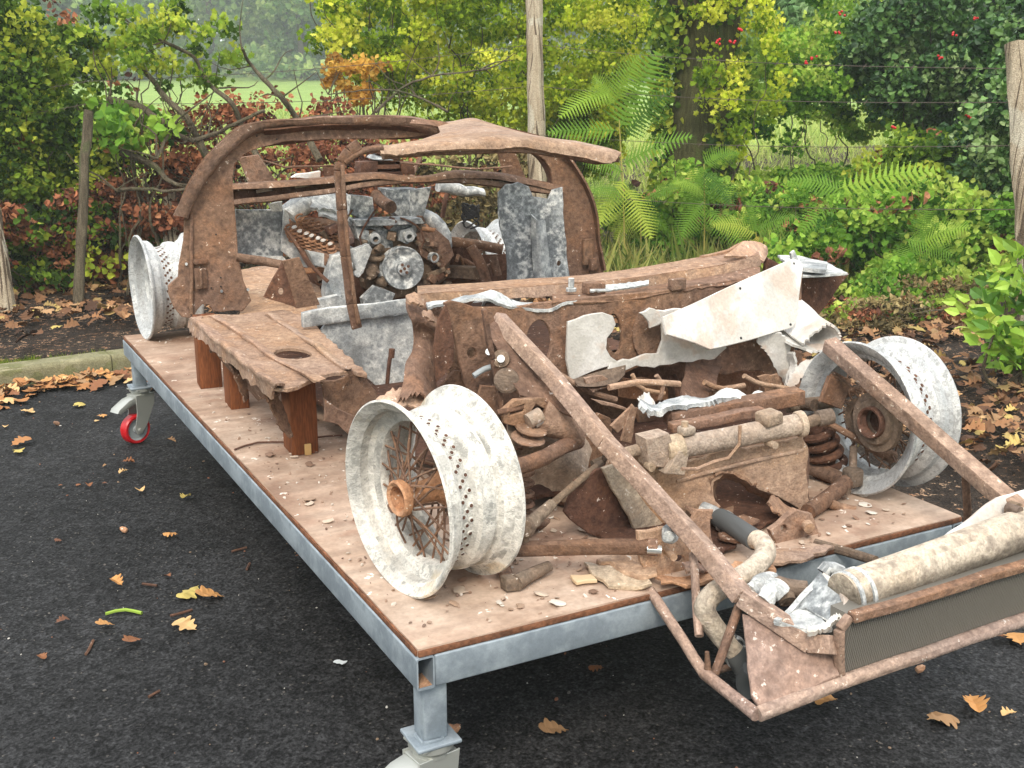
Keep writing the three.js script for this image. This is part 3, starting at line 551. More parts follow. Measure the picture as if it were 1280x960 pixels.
// ---------- front bulkhead and tub ----------
M.rustBulk = M.rust;
{
  const W = wreck;
  const scA = [[521, 359], [600, 354], [687, 348], [760, 341], [850, 327], [905, 317], [945, 309]], scB = [[521, 369], [600, 364], [690, 357], [760, 352], [850, 340], [910, 329], [948, 317]], scC = [[523, 380], [600, 376], [690, 371], [760, 367], [850, 356], [915, 343], [950, 331]];
  part('scuttle', [skin([ats(scA, { z: .62 }), ats(scB, { z: .74 })], .006, { nu: 70, nv: 6, amp: .004, freq: 7, tear: .003 }), skin([ats(scB, { z: .744 }), ats(scC, { z: .752 })], .006, { nu: 70, nv: 5, amp: .003, freq: 7, tear: .002 })], M.rustPink, W, null, () => .86);
  part('scuttle_upstand', [skin([ats([[930, 301], [945, 302], [957, 309], [959, 317]], { z: .66 }), ats([[905, 322], [925, 322], [944, 324], [955, 328]], { z: .74 })], .008, { nu: 20, nv: 8, amp: .004, tear: .003 }), plate(ats([[874, 330], [876, 321], [900, 316], [930, 302], [934, 316], [915, 325]], { z: .63 }), .008, { tear: .003 })], M.rustPink, W);
  part('scuttle_shelf', skin([ats([[690, 369], [760, 366], [850, 354], [915, 342], [950, 335]], { z: .76 }), ats([[690, 376], [760, 374], [850, 362], [915, 350], [950, 345]], { z: .84 }), ats([[690, 380], [760, 378], [850, 366], [915, 355], [950, 349]], { z: .85 })], .006, { nu: 40, nv: 8, amp: .006, tear: .004 }), M.rust, W);
  part('scuttle_stud', [rod(at(714, 356, { z: .78 }), V3(0, 1, 0), .008, .035), rod(at(714, 362, { z: .78 }), V3(0, 1, 0), .014, .008)], M.alu, W);
  part('scuttle_bracket', [box(at(742, 360, { z: .8 }), .06, .03, .03, { amp: .004 }), box(at(846, 356, { z: .85 }), .05, .03, .02, { amp: .003 })], M.rust, W);
  part('melted_trim', [skin([ats([[531, 380], [575, 375], [615, 366], [645, 378], [673, 382], [700, 376], [724, 369]], { z: .81 }), ats([[533, 386], [575, 380], [613, 374], [640, 386], [675, 388], [700, 382], [722, 376]], { z: .85 })], .007, { nu: 50, nv: 4, amp: .006, freq: 26, tear: .003 }), skin([ats([[735, 358], [775, 354], [811, 351]], { z: .8 }), ats([[737, 365], [775, 361], [811, 356]], { z: .82 })], .005, { nu: 20, nv: 3, amp: .003, tear: .003 })], M.alu, W);
  const bz = { z: .84 };
  part('front_bulkhead', plate(ats([[556, 384], [640, 384], [720, 376], [860, 357], [950, 344], [1002, 344], [1000, 400], [985, 455], [955, 462], [930, 462], [905, 468], [860, 458], [800, 456], [722, 490], [640, 480], [560, 470]], bz), .008, { holes: [ats(ell(766, 418, 10, 26), bz), ats(ell(671, 428, 17, 28), bz)], tear: .002, tess: .06, amp: .006, freq: 7 }), M.rustBulk, W);
  part('cover_disc', plate(ats(ell(808, 418, 18, 32, 22), { z: .848 }), .006, { tear: .004, amp: .004 }), M.rust, W);
  part('alu_blank', plate(ats([[710, 402], [730, 395], [752, 392], [764, 396], [768, 406], [764, 414], [757, 422], [756, 436], [762, 446], [772, 452], [750, 460], [730, 468], [712, 476], [707, 450]], { z: .88 }), .006, { amp: .004, tear: .001 }), M.aluWhite, W);
  part('torn_alu', [plate(ats([[808, 398], [815, 391], [850, 386], [860, 400], [900, 400], [905, 432], [892, 448], [862, 452], [800, 458], [772, 466], [760, 462], [762, 455], [785, 452], [800, 445], [822, 440], [828, 424], [826, 405], [815, 408]], { z: .885 }), .006, { tear: .004, step: .02, tess: .03, amp: .007, freq: 16 }), plate(ats([[800, 392], [812, 386], [822, 392], [826, 404], [812, 410], [808, 400]], { z: .9 }), .006, { tear: .004, step: .015, tess: .03, amp: .006 })], M.aluWhite, W);
  part('burnt_fold', skin([ats([[716, 476], [735, 470], [760, 462], [782, 456]], { z: .89 }), ats([[722, 484], [745, 484], [770, 478], [780, 466]], { z: .93 }), ats([[735, 482], [755, 480], [772, 472], [780, 460]], { z: .88 })], .006, { nu: 20, nv: 8, amp: .005 }), M.castIron, W);
  part('tub_wall', [plate(ats([[705, 440], [1000, 440], [1000, 520], [700, 520]], { z: .62 }), .006, { tear: .006, amp: .01, freq: 6 }), plate(ats([[858, 452, .86], [900, 460, .86], [880, 505, .98], [850, 505, .98]], {}), .006, { tear: .006, amp: .006 })], M.rust, W);
  part('tub_panel', [plate(ats([[888, 452], [960, 470], [985, 492], [880, 498]], { z: .72 }), .006, { tear: .006, amp: .008 }), plate(ats([[935, 463], [975, 470], [982, 488], [960, 484]], { z: .8 }), .006, { tear: .012, step: .02, amp: .008 }), plate(ats([[770, 470], [830, 478], [838, 500], [775, 498]], { z: .75 }), .006, { tear: .008, amp: .01 })], M.rustOrange, W);
  part('dark_hose', tube(ats([[840, 470, .8], [846, 482, .82], [852, 500, .85], [868, 508, .9]], {}), .012), M.rustDark, W);
  // right wing stub
  part('wing_panel', [plate(ats([[958, 322], [1000, 344], [1060, 342], [1046, 358], [1034, 376], [1021, 394], [990, 400], [950, 380]], { z: .66 }), .01, { amp: .005 })], M.rustDark, W);
  part('wing_top', [plate(ats([[972, 322], [1000, 321], [1034, 331], [1059, 342], [1003, 346], [990, 338]], { y: .455 }), .006, { tear: .004, amp: .005 }), plate(ats([[1000, 324], [1034, 330], [1032, 339], [1001, 336]], { y: .475 }), .012, { amp: .003 }), plate(ats([[988, 316], [992, 313], [998, 326], [990, 330]], { z: .7 }), .006)], M.alu, W);
  // crumpled aluminium at the right of the bulkhead
  const c1 = [[993, 433], [1020, 439], [1040, 437], [1050, 424], [1049, 413], [1038, 405], [1024, 412], [1012, 424], [1004, 430]];
  part('rolled_sheet', skin([ats(c1.map(([x, y]) => [x - 50, y - 38]), { z: .8 }), ats(c1.map(([x, y]) => [x - 20, y - 14]), { z: .92 }), ats(c1, { z: 1.0 })], .007, { nu: 50, nv: 12, amp: .006, freq: 14, tear: .008 }), M.aluWhite, W);
  part('torn_alu', [skin([ats([[946, 420], [952, 434], [963, 450], [981, 478]], { z: .93 }), ats([[974, 416], [982, 424], [988, 444], [986, 478]], { z: .95 })], .006, { nu: 24, nv: 8, amp: .006, tear: .004 }), skin([ats([[984, 440], [989, 452], [985, 470], [981, 494]], { z: .96 }), ats([[991, 440], [996, 456], [992, 474], [990, 496]], { z: .98 })], .008, { nu: 20, nv: 4, amp: .006, tear: .004 }), skin([ats([[1036, 436], [1012, 448], [992, 462], [982, 480]], { z: .98 }), ats([[1034, 450], [1016, 464], [1000, 478], [994, 494]], { z: 1.0 })], .006, { nu: 20, nv: 5, amp: .007, tear: .008 })], M.aluWhite, W);
  part('dark_sheet', plate(ats([[996, 468], [1030, 452], [1066, 462], [1040, 490], [1010, 492]], { z: .9 }), .006, { tear: .004, amp: .006 }), M.aluDark, W);
  // left foot box
  part('footbox_panel', [plate(ats([[556, 380], [563, 377], [615, 390], [624, 430], [634, 470], [640, 510], [600, 520], [582, 480], [570, 430]], { z: .93 }), .008, { holes: [ats(ell(589, 440, 7, 8), { z: .93 })], tear: .002, amp: .004 }), plate(ats([[548, 498], [570, 462], [600, 480], [640, 500], [650, 560], [560, 560]], { z: .9 }), .006, { tear: .01, amp: .014, tess: .035 })], M.rust, W);
  part('footbox_fin', plate(ats([[557, 381], [566, 426], [565, 455], [556, 466], [545, 476], [542, 430], [548, 400]], { z: .96 }), .006, { tear: .003, amp: .003 }), M.rustDark, W);
  part('torn_panel', [skin([ats([[509, 370], [520, 372], [536, 384], [552, 394]], { z: .8 }), ats([[512, 392], [526, 400], [540, 410], [548, 414]], { z: .86 }), ats([[516, 420], [528, 424], [540, 436], [546, 450]], { z: .84 }), ats([[510, 460], [524, 456], [536, 470], [544, 490]], { z: .9 }), ats([[498, 500], [516, 496], [540, 510], [556, 520]], { z: .98 })], .006, { nu: 26, nv: 30, amp: .016, freq: 13, tear: .012 })], M.rust, W);
  part('curled_scrap', [skin([ats([[509, 371], [524, 369], [530, 378]], { z: .84 }), ats([[511, 379], [522, 382], [531, 386]], { z: .88 })], .006, { nu: 12, nv: 5, amp: .008, tear: .006 }), skin([ats([[528, 392], [540, 394], [546, 404]], { z: .9 }), ats([[530, 398], [538, 404], [548, 412]], { z: .92 })], .006, { nu: 12, nv: 5, amp: .01, tear: .006 }), skin([ats([[470, 498], [500, 490], [530, 496]], { z: .95 }), ats([[480, 506], [506, 506], [540, 512]], { z: 1 })], .006, { nu: 16, nv: 6, amp: .016, freq: 18, tear: .01 })], M.rustPink, W);
  part('footbox_brace', barPath(ats([[605, 388], [616, 450], [625, 490], [632, 530], [620, 545]], { z: 1.0 }), .014, .012, { amp: .004 }), M.rust, W);
  part('grey_pipe', tube(ats([[592, 470], [604, 462], [620, 457]], { z: .97 }), .007), M.grey, W);
  part('pulley_disc', [lathe([[0, 0], [.028, 0], [.03, .006], [.03, .012], [.024, .016], [0, .016]], at(634, 475, { z: 1.02 }), V3(-.6, .1, .8), { seg: 24 }), lathe([[0, 0], [.02, 0], [.022, .006], [.02, .012], [0, .012]], at(626, 449, { z: 1.0 }), V3(-.4, .3, .8), { seg: 20 })], M.castIron, W);
  part('shiny_nut', [rod(at(626, 449, { z: 1.015 }), V3(-.4, .3, .8), .009, .03), rod(at(611, 440, { z: .99 }), V3(-.4, .3, .8), .008, .02), rod(at(647, 464, { z: 1.0 }), V3(-.4, .3, .8), .007, .02)], M.bright, W);
  part('rail_gusset', plate(ats([[612, 396, .92], [630, 470, 1.02], [650, 496, 1.06], [690, 505, 1.12], [735, 535, 1.2], [716, 500, 1.14], [660, 440, 1.02]], {}), .006, { tear: .006, amp: .004 }), M.rust, W);
  part('inner_wing', [skin([ats([[640, 500], [680, 508], [725, 535], [740, 560]], { z: 1.02 }), ats([[636, 540], [670, 545], [715, 570], [735, 590]], { z: 1.08 }), ats([[640, 600], [680, 610], [715, 640], [740, 660]], { z: 1.05 })], .006, { nu: 24, nv: 16, amp: .008, tear: .004 })], M.dusty, W);
  part('tub_side', plate(ats([[600, 480], [760, 520], [770, 690], [600, 690]], { z: .95 }), .006, { tear: .01, amp: .012, freq: 6 }), M.rust, W);
}

// ---------- front frame, suspension, cooling ----------
{
  const W = wreck;
  const A = [at(622, 398, { z: .92 }), at(693, 474, { z: 1.13 }), at(757, 553, { z: 1.32 }), at(881, 687, { z: 1.61 }), at(928, 746, { z: 1.73 }), at(1016, 805, { z: 1.865 }), at(1044, 806, { z: 1.912 })];
  part('frame_rail', barPath(A, .034, .034, { up: V3(.35, 1, .2).normalize(), amp: .0008, freq: 18, r: .002 }), M.rustNose, W);
  part('rail_lug', [box(at(838, 665, { z: 1.5 }), .035, .035, .03, { ry: .6, amp: .006, r: .01 }), rod(at(836, 668, { z: 1.52 }), V3(-.6, 0, .8), .012, .02), box(at(617, 420, { z: .92 }), .02, .05, .03, { ry: .5, amp: .004 })], M.alu, W);
  const R = [at(1036, 430, { z: 1.2 }), at(1110, 495, { z: 1.41 }), at(1190, 566, { z: 1.61 }), at(1278, 642, { z: 1.83 })];
  part('frame_rail', barPath(R, .036, .036, { up: V3(-.2, 1, .3).normalize(), amp: .0008, freq: 18, r: .002 }), M.rustNose, W);
  part('strut', tube(ats([[1207, 590], [1211, 664]], { z: 1.64 }), .009, { amp: .001 }), M.rust, W);
  const zf = 1.86;
  part('lower_rail', [tube(ats([[806, 729, 1.5], [880, 841, 1.74]], {}), .011, { amp: .0015 }), tube(ats([[880, 841, 1.74], [946, 894, 1.9]], {}), .012, { amp: .0015 })], M.rustNose, W);
  part('strut', tube(ats([[866, 692, 1.57], [874, 795, 1.68]], {}), .009, { amp: .0015 }), M.rustNose, W);
  part('strut', tube(ats([[924, 757, 1.72], [893, 842, 1.75]], {}), .009, { amp: .0015 }), M.rust, W);
  part('strut', tube(ats([[894, 838, 1.75], [930, 830, 1.6]], {}), .007, { amp: .0015 }), M.rust, W);
  part('broken_stub', tube(ats([[884, 842, 1.745], [883, 815, 1.745]], {}), [.008, .004], { amp: .002 }), M.rust, W);
  part('corner_plate', plate(ats([[930, 758, 1.76], [965, 780, 1.79], [1012, 812, 1.84], [1046, 818, 1.905], [1047, 850, 1.915], [1000, 866, 1.91], [955, 889, 1.9], [940, 880, 1.85]], {}), .008, { tear: .002, step: .03, tess: .05, amp: .003 }), M.rustNose, W);
  // radiator: core, frame, header tank, end casting; continues beyond the picture to the right rail
  const rad = grp('radiator', W);
  const tl = at(1049, 787, { z: 1.915 }), bl = at(1050, 846, { z: 1.915 }), tr = at(1280, 708, { z: 1.915 }), br = at(1280, 770, { z: 1.915 });
  const ext = (a, b, k) => a.clone().addScaledVector(b.clone().sub(a), k), K = 1.35;
  const TR = ext(tl, tr, K), BR = ext(bl, br, K), c2 = at(1062, 771, { z: 1.915 });
  const face = [bl.clone().lerp(BR, .035), c2.clone().lerp(TR, .005), TR, BR];
  const n = V3().subVectors(TR, tl).cross(V3().subVectors(bl, tl)).normalize(); if (n.z < 0) n.negate();
  part('core', plate(face.map(p => p.clone().addScaledVector(n, -.03)), .04, { amp: .001 }), M.fin, rad);
  const ux = TR.clone().sub(tl).normalize(), H = tl.distanceTo(bl), Lr = c2.distanceTo(TR), fins = [];
  for (let i = 0; i * .005 < Lr; i++) { // slanting cooling fins
    const b0 = bl.clone().lerp(BR, Math.min(1, i * .005 / bl.distanceTo(BR))).addScaledVector(n, -.009), t0 = c2.clone().lerp(TR, Math.min(1, (i * .005 + .012) / Lr)).addScaledVector(n, -.009);
    const d = t0.clone().sub(b0), g = new THREE.BoxGeometry(.0022, d.length() * .97, .012);
    const y = d.normalize(), x = ux.clone().addScaledVector(y, -ux.dot(y)).normalize(), z = x.clone().cross(y);
    g.applyMatrix4(new THREE.Matrix4().makeBasis(x, y, z).setPosition(b0.lerp(t0, .5))); fins.push(boxUV(g.toNonIndexed()));
  }
  part('fins', mergeGeometries(fins), M.fin, rad).userData.kind = 'stuff';
  part('top_rail', bar(c2.clone().addScaledVector(n, .004), TR.clone().addScaledVector(n, .004), .022, .018, { amp: .0015 }), M.rust, rad);
  part('side_rail', barPath([bl.clone(), tl.clone(), c2.clone()], .016, .016, { up: n, amp: .0015 }), M.rustNose, rad);
  part('bottom_rail', tube([at(948, 893, { z: 1.9 }), at(1048, 854, { z: 1.92 }), ext(at(1048, 854, { z: 1.92 }), at(1280, 774, { z: 1.92 }), K)], .014, { amp: .0015, straight: true }), M.rustNose, rad);
  const ta = at(1054, 745, { z: 1.85 }), tb = ext(ta, at(1280, 661, { z: 1.85 }), K), td = tb.clone().sub(ta).normalize();
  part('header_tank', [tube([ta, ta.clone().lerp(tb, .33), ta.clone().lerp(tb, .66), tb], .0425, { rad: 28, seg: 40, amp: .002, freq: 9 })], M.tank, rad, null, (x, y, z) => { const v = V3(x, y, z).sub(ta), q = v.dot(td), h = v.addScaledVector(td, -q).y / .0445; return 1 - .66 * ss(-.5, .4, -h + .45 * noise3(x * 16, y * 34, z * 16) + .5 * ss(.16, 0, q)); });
  part('tank_strap', [lathe([[.043, -.006], [.046, -.004], [.046, .004], [.043, .006]], ta.clone().addScaledVector(td, .01), td, { seg: 32, amp: .002 }), lathe([[.043, -.006], [.046, -.004], [.046, .004], [.043, .006]], ta.clone().addScaledVector(td, .04), td, { seg: 32, amp: .002 })], M.alu, rad);
  part('filler_lug', [tube(ats([[1030, 716, 1.76], [1034, 710, 1.76], [1052, 716, 1.77]], {}), .014, { amp: .002 })], M.alu, rad);
  part('end_casting', plate(ats([[971, 775, 1.81], [985, 766, 1.79], [1013, 767, 1.8], [1040, 782, 1.88], [1014, 794, 1.868]], {}), .008, { tear: .002, amp: .003, tess: .03 }), M.alu, rad);
  part('end_casting', plate(ats([[985, 767, 1.785], [1001, 746, 1.78], [1029, 722, 1.775], [1057, 751, 1.85], [1046, 778, 1.89], [1014, 769, 1.8]], {}), .008, { tear: .002, amp: .004, tess: .03 }), M.aluDark, rad);
  part('casting_lip', skin([ats([[968, 776, 1.82], [984, 764, 1.79], [1003, 742, 1.78], [1030, 718, 1.775]], {}), ats([[975, 778, 1.83], [990, 767, 1.8], [1008, 746, 1.79], [1034, 724, 1.785]], {})], .008, { nu: 24, nv: 3, amp: .003 }), M.alu, rad);
  part('casting_lip', skin([ats([[1030, 718, 1.775], [1048, 730, 1.81], [1060, 750, 1.86], [1050, 778, 1.9]], {}), ats([[1026, 724, 1.78], [1042, 735, 1.815], [1053, 752, 1.865], [1043, 778, 1.895]], {})], .008, { nu: 24, nv: 3, amp: .003 }), M.aluWhite, rad);
  part('casting_lip', skin([ats([[1010, 793, 1.88], [1032, 788, 1.895], [1050, 774, 1.9]], {}), ats([[1012, 786, 1.87], [1032, 780, 1.885], [1046, 768, 1.89]], {})], .01, { nu: 20, nv: 3, amp: .004, tear: .003 }), M.aluWhite, rad);
  const bx = ats([[1180, 672, 1.8], [1245, 624, 1.78], [1290, 612, 1.8], [1330, 640, 1.84], [1320, 690, 1.86], [1250, 680, 1.84]], {});
  part('mounting_plate', plate(bx, .012, { tear: .002, amp: .003 }), M.aluWhite, rad);
  part('bolt', [rod(at(1267, 637, { z: 1.835 }), n, .011, .03), rod(at(1267, 637, { z: 1.82 }), n, .017, .02)], M.castIron, rad);
  part('tank_bolt', [[1225, 690], [1160, 706], [1206, 680]].map(([x, y]) => rod(at(x, y, { z: 1.86 }), n, .006, .012)), M.castIron, rad);
  // coolant pipes and hoses
  part('coolant_pipe', tube(ats([[938, 672, 1.5], [951, 677, 1.54], [957, 691, 1.58], [944, 708, 1.61], [915, 728, 1.63], [890, 744, 1.65], [881, 760, 1.66], [890, 780, 1.67], [908, 802, 1.69], [918, 814, 1.7]], {}), .0215, { rad: 16, seg: 60, amp: .001 }), M.tank, W);
  part('hose', [tube(ats([[900, 648, 1.36], [918, 658, 1.43], [944, 675, 1.52]], {}), .0235, { rad: 16, amp: .001 }), tube(ats([[908, 800, 1.685], [920, 818, 1.7], [930, 834, 1.71]], {}), .0235, { rad: 16, amp: .001 })], M.rubber, W);
  part('hose_clip', [[906, 652, 1.375, 916, 658], [916, 810, 1.695, 922, 818], [922, 820, 1.702, 928, 828]].map(([x, y, z, x2, y2]) => { const a = at(x, y, { z }), b = at(x2, y2, { z: z + .02 }); return lathe([[.0235, -.006], [.0265, -.006], [.0265, .006], [.0235, .006]], a, b.sub(a), { seg: 24 }); }), M.bright, W);
  part('hose_stub', [tube(ats([[878, 636, 1.3], [892, 642, 1.33], [902, 649, 1.36]], {}), .018, { rad: 14 }), tube(ats([[924, 690, 1.42], [934, 700, 1.44], [934, 716, 1.47]], {}), .018, { rad: 14 })], M.alu, W);
  part('lower_hose', [tube(ats([[960, 728, 1.66], [985, 736, 1.68], [1008, 738, 1.7]], {}), .02, { rad: 14, amp: .002 }), tube(ats([[968, 744, 1.72], [980, 738, 1.74], [986, 752, 1.76]], {}), .016, { rad: 14, amp: .003 })], M.castIron, W);
  part('melted_joint', [tube(ats([[935, 742, 1.7], [950, 728, 1.68], [966, 722, 1.66]], {}), .014, { amp: .008, freq: 40, seg: 16 }), tube(ats([[955, 752, 1.76], [966, 732, 1.75], [976, 742, 1.76]], {}), .016, { amp: .006, freq: 40, seg: 16 })], M.alu, W);
  part('drop_hose', tube(ats([[940, 835, 1.74], [932, 850, 1.72], [936, 866, 1.72]], {}), .02, { amp: .003 }), M.rubber, W);

  // cross members
  part('cross_beam', [bar(at(834, 523, { z: 1.18 }), at(1000, 494, { z: 1.22 }), .05, .035, { amp: .004 }), bar(at(838, 534, { z: 1.23 }), at(952, 514, { z: 1.26 }), .03, .022, { amp: .003 })], M.rust, W);
  part('torn_alu', skin([ats([[798, 500], [815, 505], [850, 498], [880, 499], [905, 490], [945, 494], [1000, 488]], { z: 1.13 }), ats([[800, 508], [818, 515], [850, 508], [880, 507], [905, 500], [945, 502], [998, 496]], { z: 1.2 })], .01, { nu: 60, nv: 8, amp: .009, freq: 24, tear: .008 }), M.alu, W);
  part('torn_alu', skin([ats([[798, 497], [803, 492], [812, 492]], { z: 1.04 }), ats([[808, 520], [812, 510], [822, 520]], { z: 1.1 })], .008, { nu: 12, nv: 8, amp: .012, freq: 30, tear: .006 }), M.aluWhite, W);
  part('torn_shard', [plate(ats([[776, 550], [790, 505], [795, 512], [788, 553]], { z: 1.12 }), .005, { tear: .003, amp: .004 }), plate(ats([[764, 532], [790, 506], [790, 520], [772, 540]], { z: 1.1 }), .005, { tear: .003, amp: .004 }), plate(ats([[794, 508], [822, 512], [830, 524], [798, 526]], { z: 1.1 }), .006, { tear: .004, amp: .006 }), plate(ats([[740, 500], [780, 508], [800, 515], [752, 506]], { z: 1.05 }), .006, { tear: .003, amp: .006 })], M.rustPink, W);
  const fp = (L, o = 0) => ats(L.map(([x, y]) => [x, y, 1.235 + (x - 770) / 240 * .112 + o]), {});
  part('front_panel', plate(fp([[772, 560], [838, 578], [872, 574], [1000, 546], [1007, 560], [1007, 622], [1014, 638], [993, 632], [965, 615], [942, 607], [924, 596], [904, 593], [890, 601], [889, 617], [897, 632], [884, 642], [860, 650], [826, 662], [800, 660], [770, 620], [758, 586]]), .008, { tear: .005, step: .018, tess: .04, amp: .006, freq: 10 }), M.rustPink, W);
  part('panel_edge', skin([fp([[1003, 548], [1008, 562], [1008, 622], [1014, 638]], .003), fp([[1003, 548], [1010, 562], [1010, 620], [1016, 634]], -.06)], .006, { nu: 16, nv: 4, amp: .003, tear: .004 }), M.rust, W);
  part('panel_bead', tube(fp([[846, 602], [900, 586], [960, 572], [1004, 562]], .006), .005, { amp: .001 }), M.rustPink, W);
  part('arch_lip', skin([fp([[887, 618], [888, 600], [904, 591], [925, 594], [944, 605], [967, 614]], .006), fp([[893, 622], [894, 605], [906, 598], [922, 602], [938, 613], [958, 624]], -.05)], .006, { nu: 30, nv: 6, amp: .006, freq: 24, tear: .012 }), M.rustPink, W);
  part('panel_shelf', [plate(ats([[860, 556, 1.18], [1004, 530, 1.22], [1004, 550, 1.34], [862, 576, 1.27]], {}), .006, { amp: .003 })], M.rustPink, W);
  part('inner_panel', plate(ats([[840, 580], [1000, 556], [1000, 660], [860, 660]], { z: 1.05 }), .006, { tear: .01, amp: .01 }), M.rustDark, W);
  part('torn_flange', [skin([ats([[855, 632], [885, 640], [915, 632]], { z: 1.3 }), ats([[862, 642], [885, 648], [912, 640]], { z: 1.36 })], .006, { nu: 20, nv: 5, amp: .008, tear: .006 }), skin([ats([[965, 616], [990, 634], [1012, 642]], { z: 1.35 }), ats([[960, 628], [980, 644], [1000, 652]], { z: 1.4 })], .006, { nu: 16, nv: 5, amp: .01, tear: .01 })], M.rustPink, W);
  part('side_panel', [plate(ats([[718, 600], [752, 584], [796, 668], [788, 672], [769, 671], [760, 666], [745, 670], [732, 664], [722, 656], [712, 648], [704, 638]], { z: 1.235 }), .007, { tear: .003, step: .02, amp: .003 })], M.rustDark, W);
  part('side_panel', plate(ats([[752, 584], [772, 578], [800, 622], [830, 660], [815, 678], [797, 670]], { z: 1.262 }), .007, { tear: .002, amp: .003 }), M.dusty, W);
  part('pivot_bracket', [plate(ats([[797, 664], [840, 658], [880, 700], [880, 730], [820, 735], [800, 700]], { z: 1.47 }), .008, { holes: [ats(ell(847, 696, 7, 6), { z: 1.47 })], tear: .004, amp: .005 }), rod(at(835, 690, { z: 1.49 }), V3(-.2, 0, 1), .008, .06)], M.rustPink, W);
  part('shade_tray', plate([V3(-.1, .012, .9), V3(.5, .012, .9), V3(.44, .012, 1.25), V3(.34, .014, 1.36), V3(.2, .014, 1.4), V3(-.02, .012, 1.5), V3(-.16, .012, 1.4)], .006, { tear: .012, step: .03, tess: .05, amp: .008, freq: 16 }), M.rustDark, W);  // dark plate added in place of shade, keeps the deck behind dim
  part('fallen_flake', [[930, 655], [915, 672], [870, 712]].map(([x, y]) => plate(ats([[x - 18, y - 3], [x, y - 7], [x + 18, y - 2], [x + 10, y + 6], [x - 12, y + 6]], { y: .03 }), .005, { tear: .006, step: .015, tess: .02, amp: .012, freq: 22 })), M.rust, W);
  part('cross_tube', tube(ats([[905, 622, 1.08], [950, 616, 1.1]], {}), .012, {}), M.rust, W);
  part('torn_web', plate(ats([[872, 640], [890, 640], [884, 700], [862, 712], [858, 672]], { z: 1.42 }), .006, { tear: .006, step: .02, tess: .03, amp: .008 }), M.rustPink, W);
  part('mount_cone', tube(ats([[676, 520, 1.1], [700, 530, 1.12], [728, 546, 1.14]], {}), [.045, .025], { rad: 16, amp: .002 }), M.rustPink, W);
  part('bay_pipe', [[[700, 470], [740, 490], [770, 500]], [[790, 468], [800, 485], [830, 492]], [[880, 478], [900, 486], [930, 482]], [[820, 470], [828, 484], [824, 500]], [[930, 470], [950, 480], [985, 486]], [[760, 484], [800, 478], [850, 480]]].map((p, i) => tube(ats(p, { z: .9 + .03 * i }), [.009, .006, .008, .006, .007, .008][i], { amp: .002 })), M.rustPink, W);
  part('bay_bracket', [[745, 480], [905, 494], [960, 478]].map(([x, y], i) => plate(ats([[x - 16, y - 6], [x + 8, y - 10], [x + 18, y + 4], [x - 4, y + 12]], { z: .92 + .02 * i }), .006, { tear: .006, step: .02, tess: .03, amp: .008 })), M.rustPink, W);
  // steering rack
  const ra = at(836, 562, { z: 1.3 }), rb = at(1000, 530, { z: 1.375 }), rd = rb.clone().sub(ra).normalize();
  part('steering_rack', [tube([ra, rb], .0255, { rad: 20, amp: .001 }), lathe([[.027, -.008], [.031, -.006], [.031, .008], [.027, .01]], rb, rd, { seg: 24 }), lathe([[.027, -.01], [.033, -.008], [.033, .03], [.027, .034]], ra, rd, { seg: 24 })], M.dusty, W);
  part('rack_clamp', [box(at(961, 522, { z: 1.36 }), .05, .03, .05, { rz: .1, r: .008, amp: .002 }), box(at(858, 538, { z: 1.31 }), .035, .02, .03, { r: .006 }), rod(at(856, 532, { z: 1.31 }), V3(0, 1, 0), .008, .02), rod(at(964, 555, { z: 1.37 }), V3(0, 0, 1), .009, .03)], M.dusty, W);
  part('pinion_housing', [plate(ats([[802, 546], [830, 540], [836, 556], [826, 580], [806, 578]], { z: 1.3 }), .04, { amp: .003 }), plate(ats([[828, 588], [845, 562], [856, 562], [850, 590]], { z: 1.32 }), .03, { amp: .003 }), tube(ats([[806, 560], [780, 567]], { z: 1.28 }), .014, { amp: .001 }), rod(at(812, 583, { z: 1.32 }), V3(0, 0, 1), .01, .02)], M.dusty, W);
  part('rack_rod', [tube(ats([[998, 532], [1022, 524], [1038, 519]], { z: 1.38 }), .014, {}), lathe([[.014, -.02], [.019, -.018], [.019, .02], [.014, .022]], at(1030, 522, { z: 1.38 }), rd, { seg: 18 })], M.castIron, W);
  part('brake_pipe', tube(ats([[852, 586], [868, 587], [890, 578], [915, 570], [924, 556], [925, 532]], { z: 1.385 }), .004, { rad: 6 }), M.rustPink, W);
  // left suspension
  part('upper_arm', tube(ats([[640, 586, 1.24], [680, 572, 1.2], [704, 558, 1.16], [722, 552, 1.12]], {}), .018, { rad: 14, amp: .001 }), M.rust, W);
  part('track_rod', [tube(ats([[655, 662, 1.345], [690, 630, 1.3]], {}), [.018, .012], { rad: 12 }), tube(ats([[690, 630, 1.3], [754, 576, 1.2]], {}), .0085, { rad: 12 })], M.castIron, W);
  part('ball_joint', [lathe([[0, -.015], [.018, -.013], [.024, 0], [.018, .013], [0, .015]], at(655, 660, { z: 1.35 }), V3(-.5, .3, .8), { seg: 20, amp: .001 }), rod(at(657, 680, { z: 1.35 }), V3(0, 1, 0), .008, .05)], M.castIron, W);
  part('rod_fork', [rod(at(752, 576, { z: 1.2 }), V3(1, .2, 0), .01, .05), rod(at(757, 570, { z: 1.21 }), V3(0, 1, .4), .008, .04)], M.castIron, W);
  part('lower_arm', [bar(at(632, 686, { z: 1.33 }), at(818, 683, { z: 1.49 }), .03, .03, { amp: .0015, r: .012 }), rod(at(816, 684, { z: 1.49 }), V3(1, 0, .7), .018, .02)], M.rust, W);
  part('arm_nut', rod(at(818, 687, { z: 1.5 }), V3(1, 0, .7), .009, .03), M.bright, W);
  part('lower_arm', tube(ats([[640, 648, 1.3], [680, 655, 1.1], [720, 650, .98]], {}), .014, { amp: .001 }), M.rust, W);
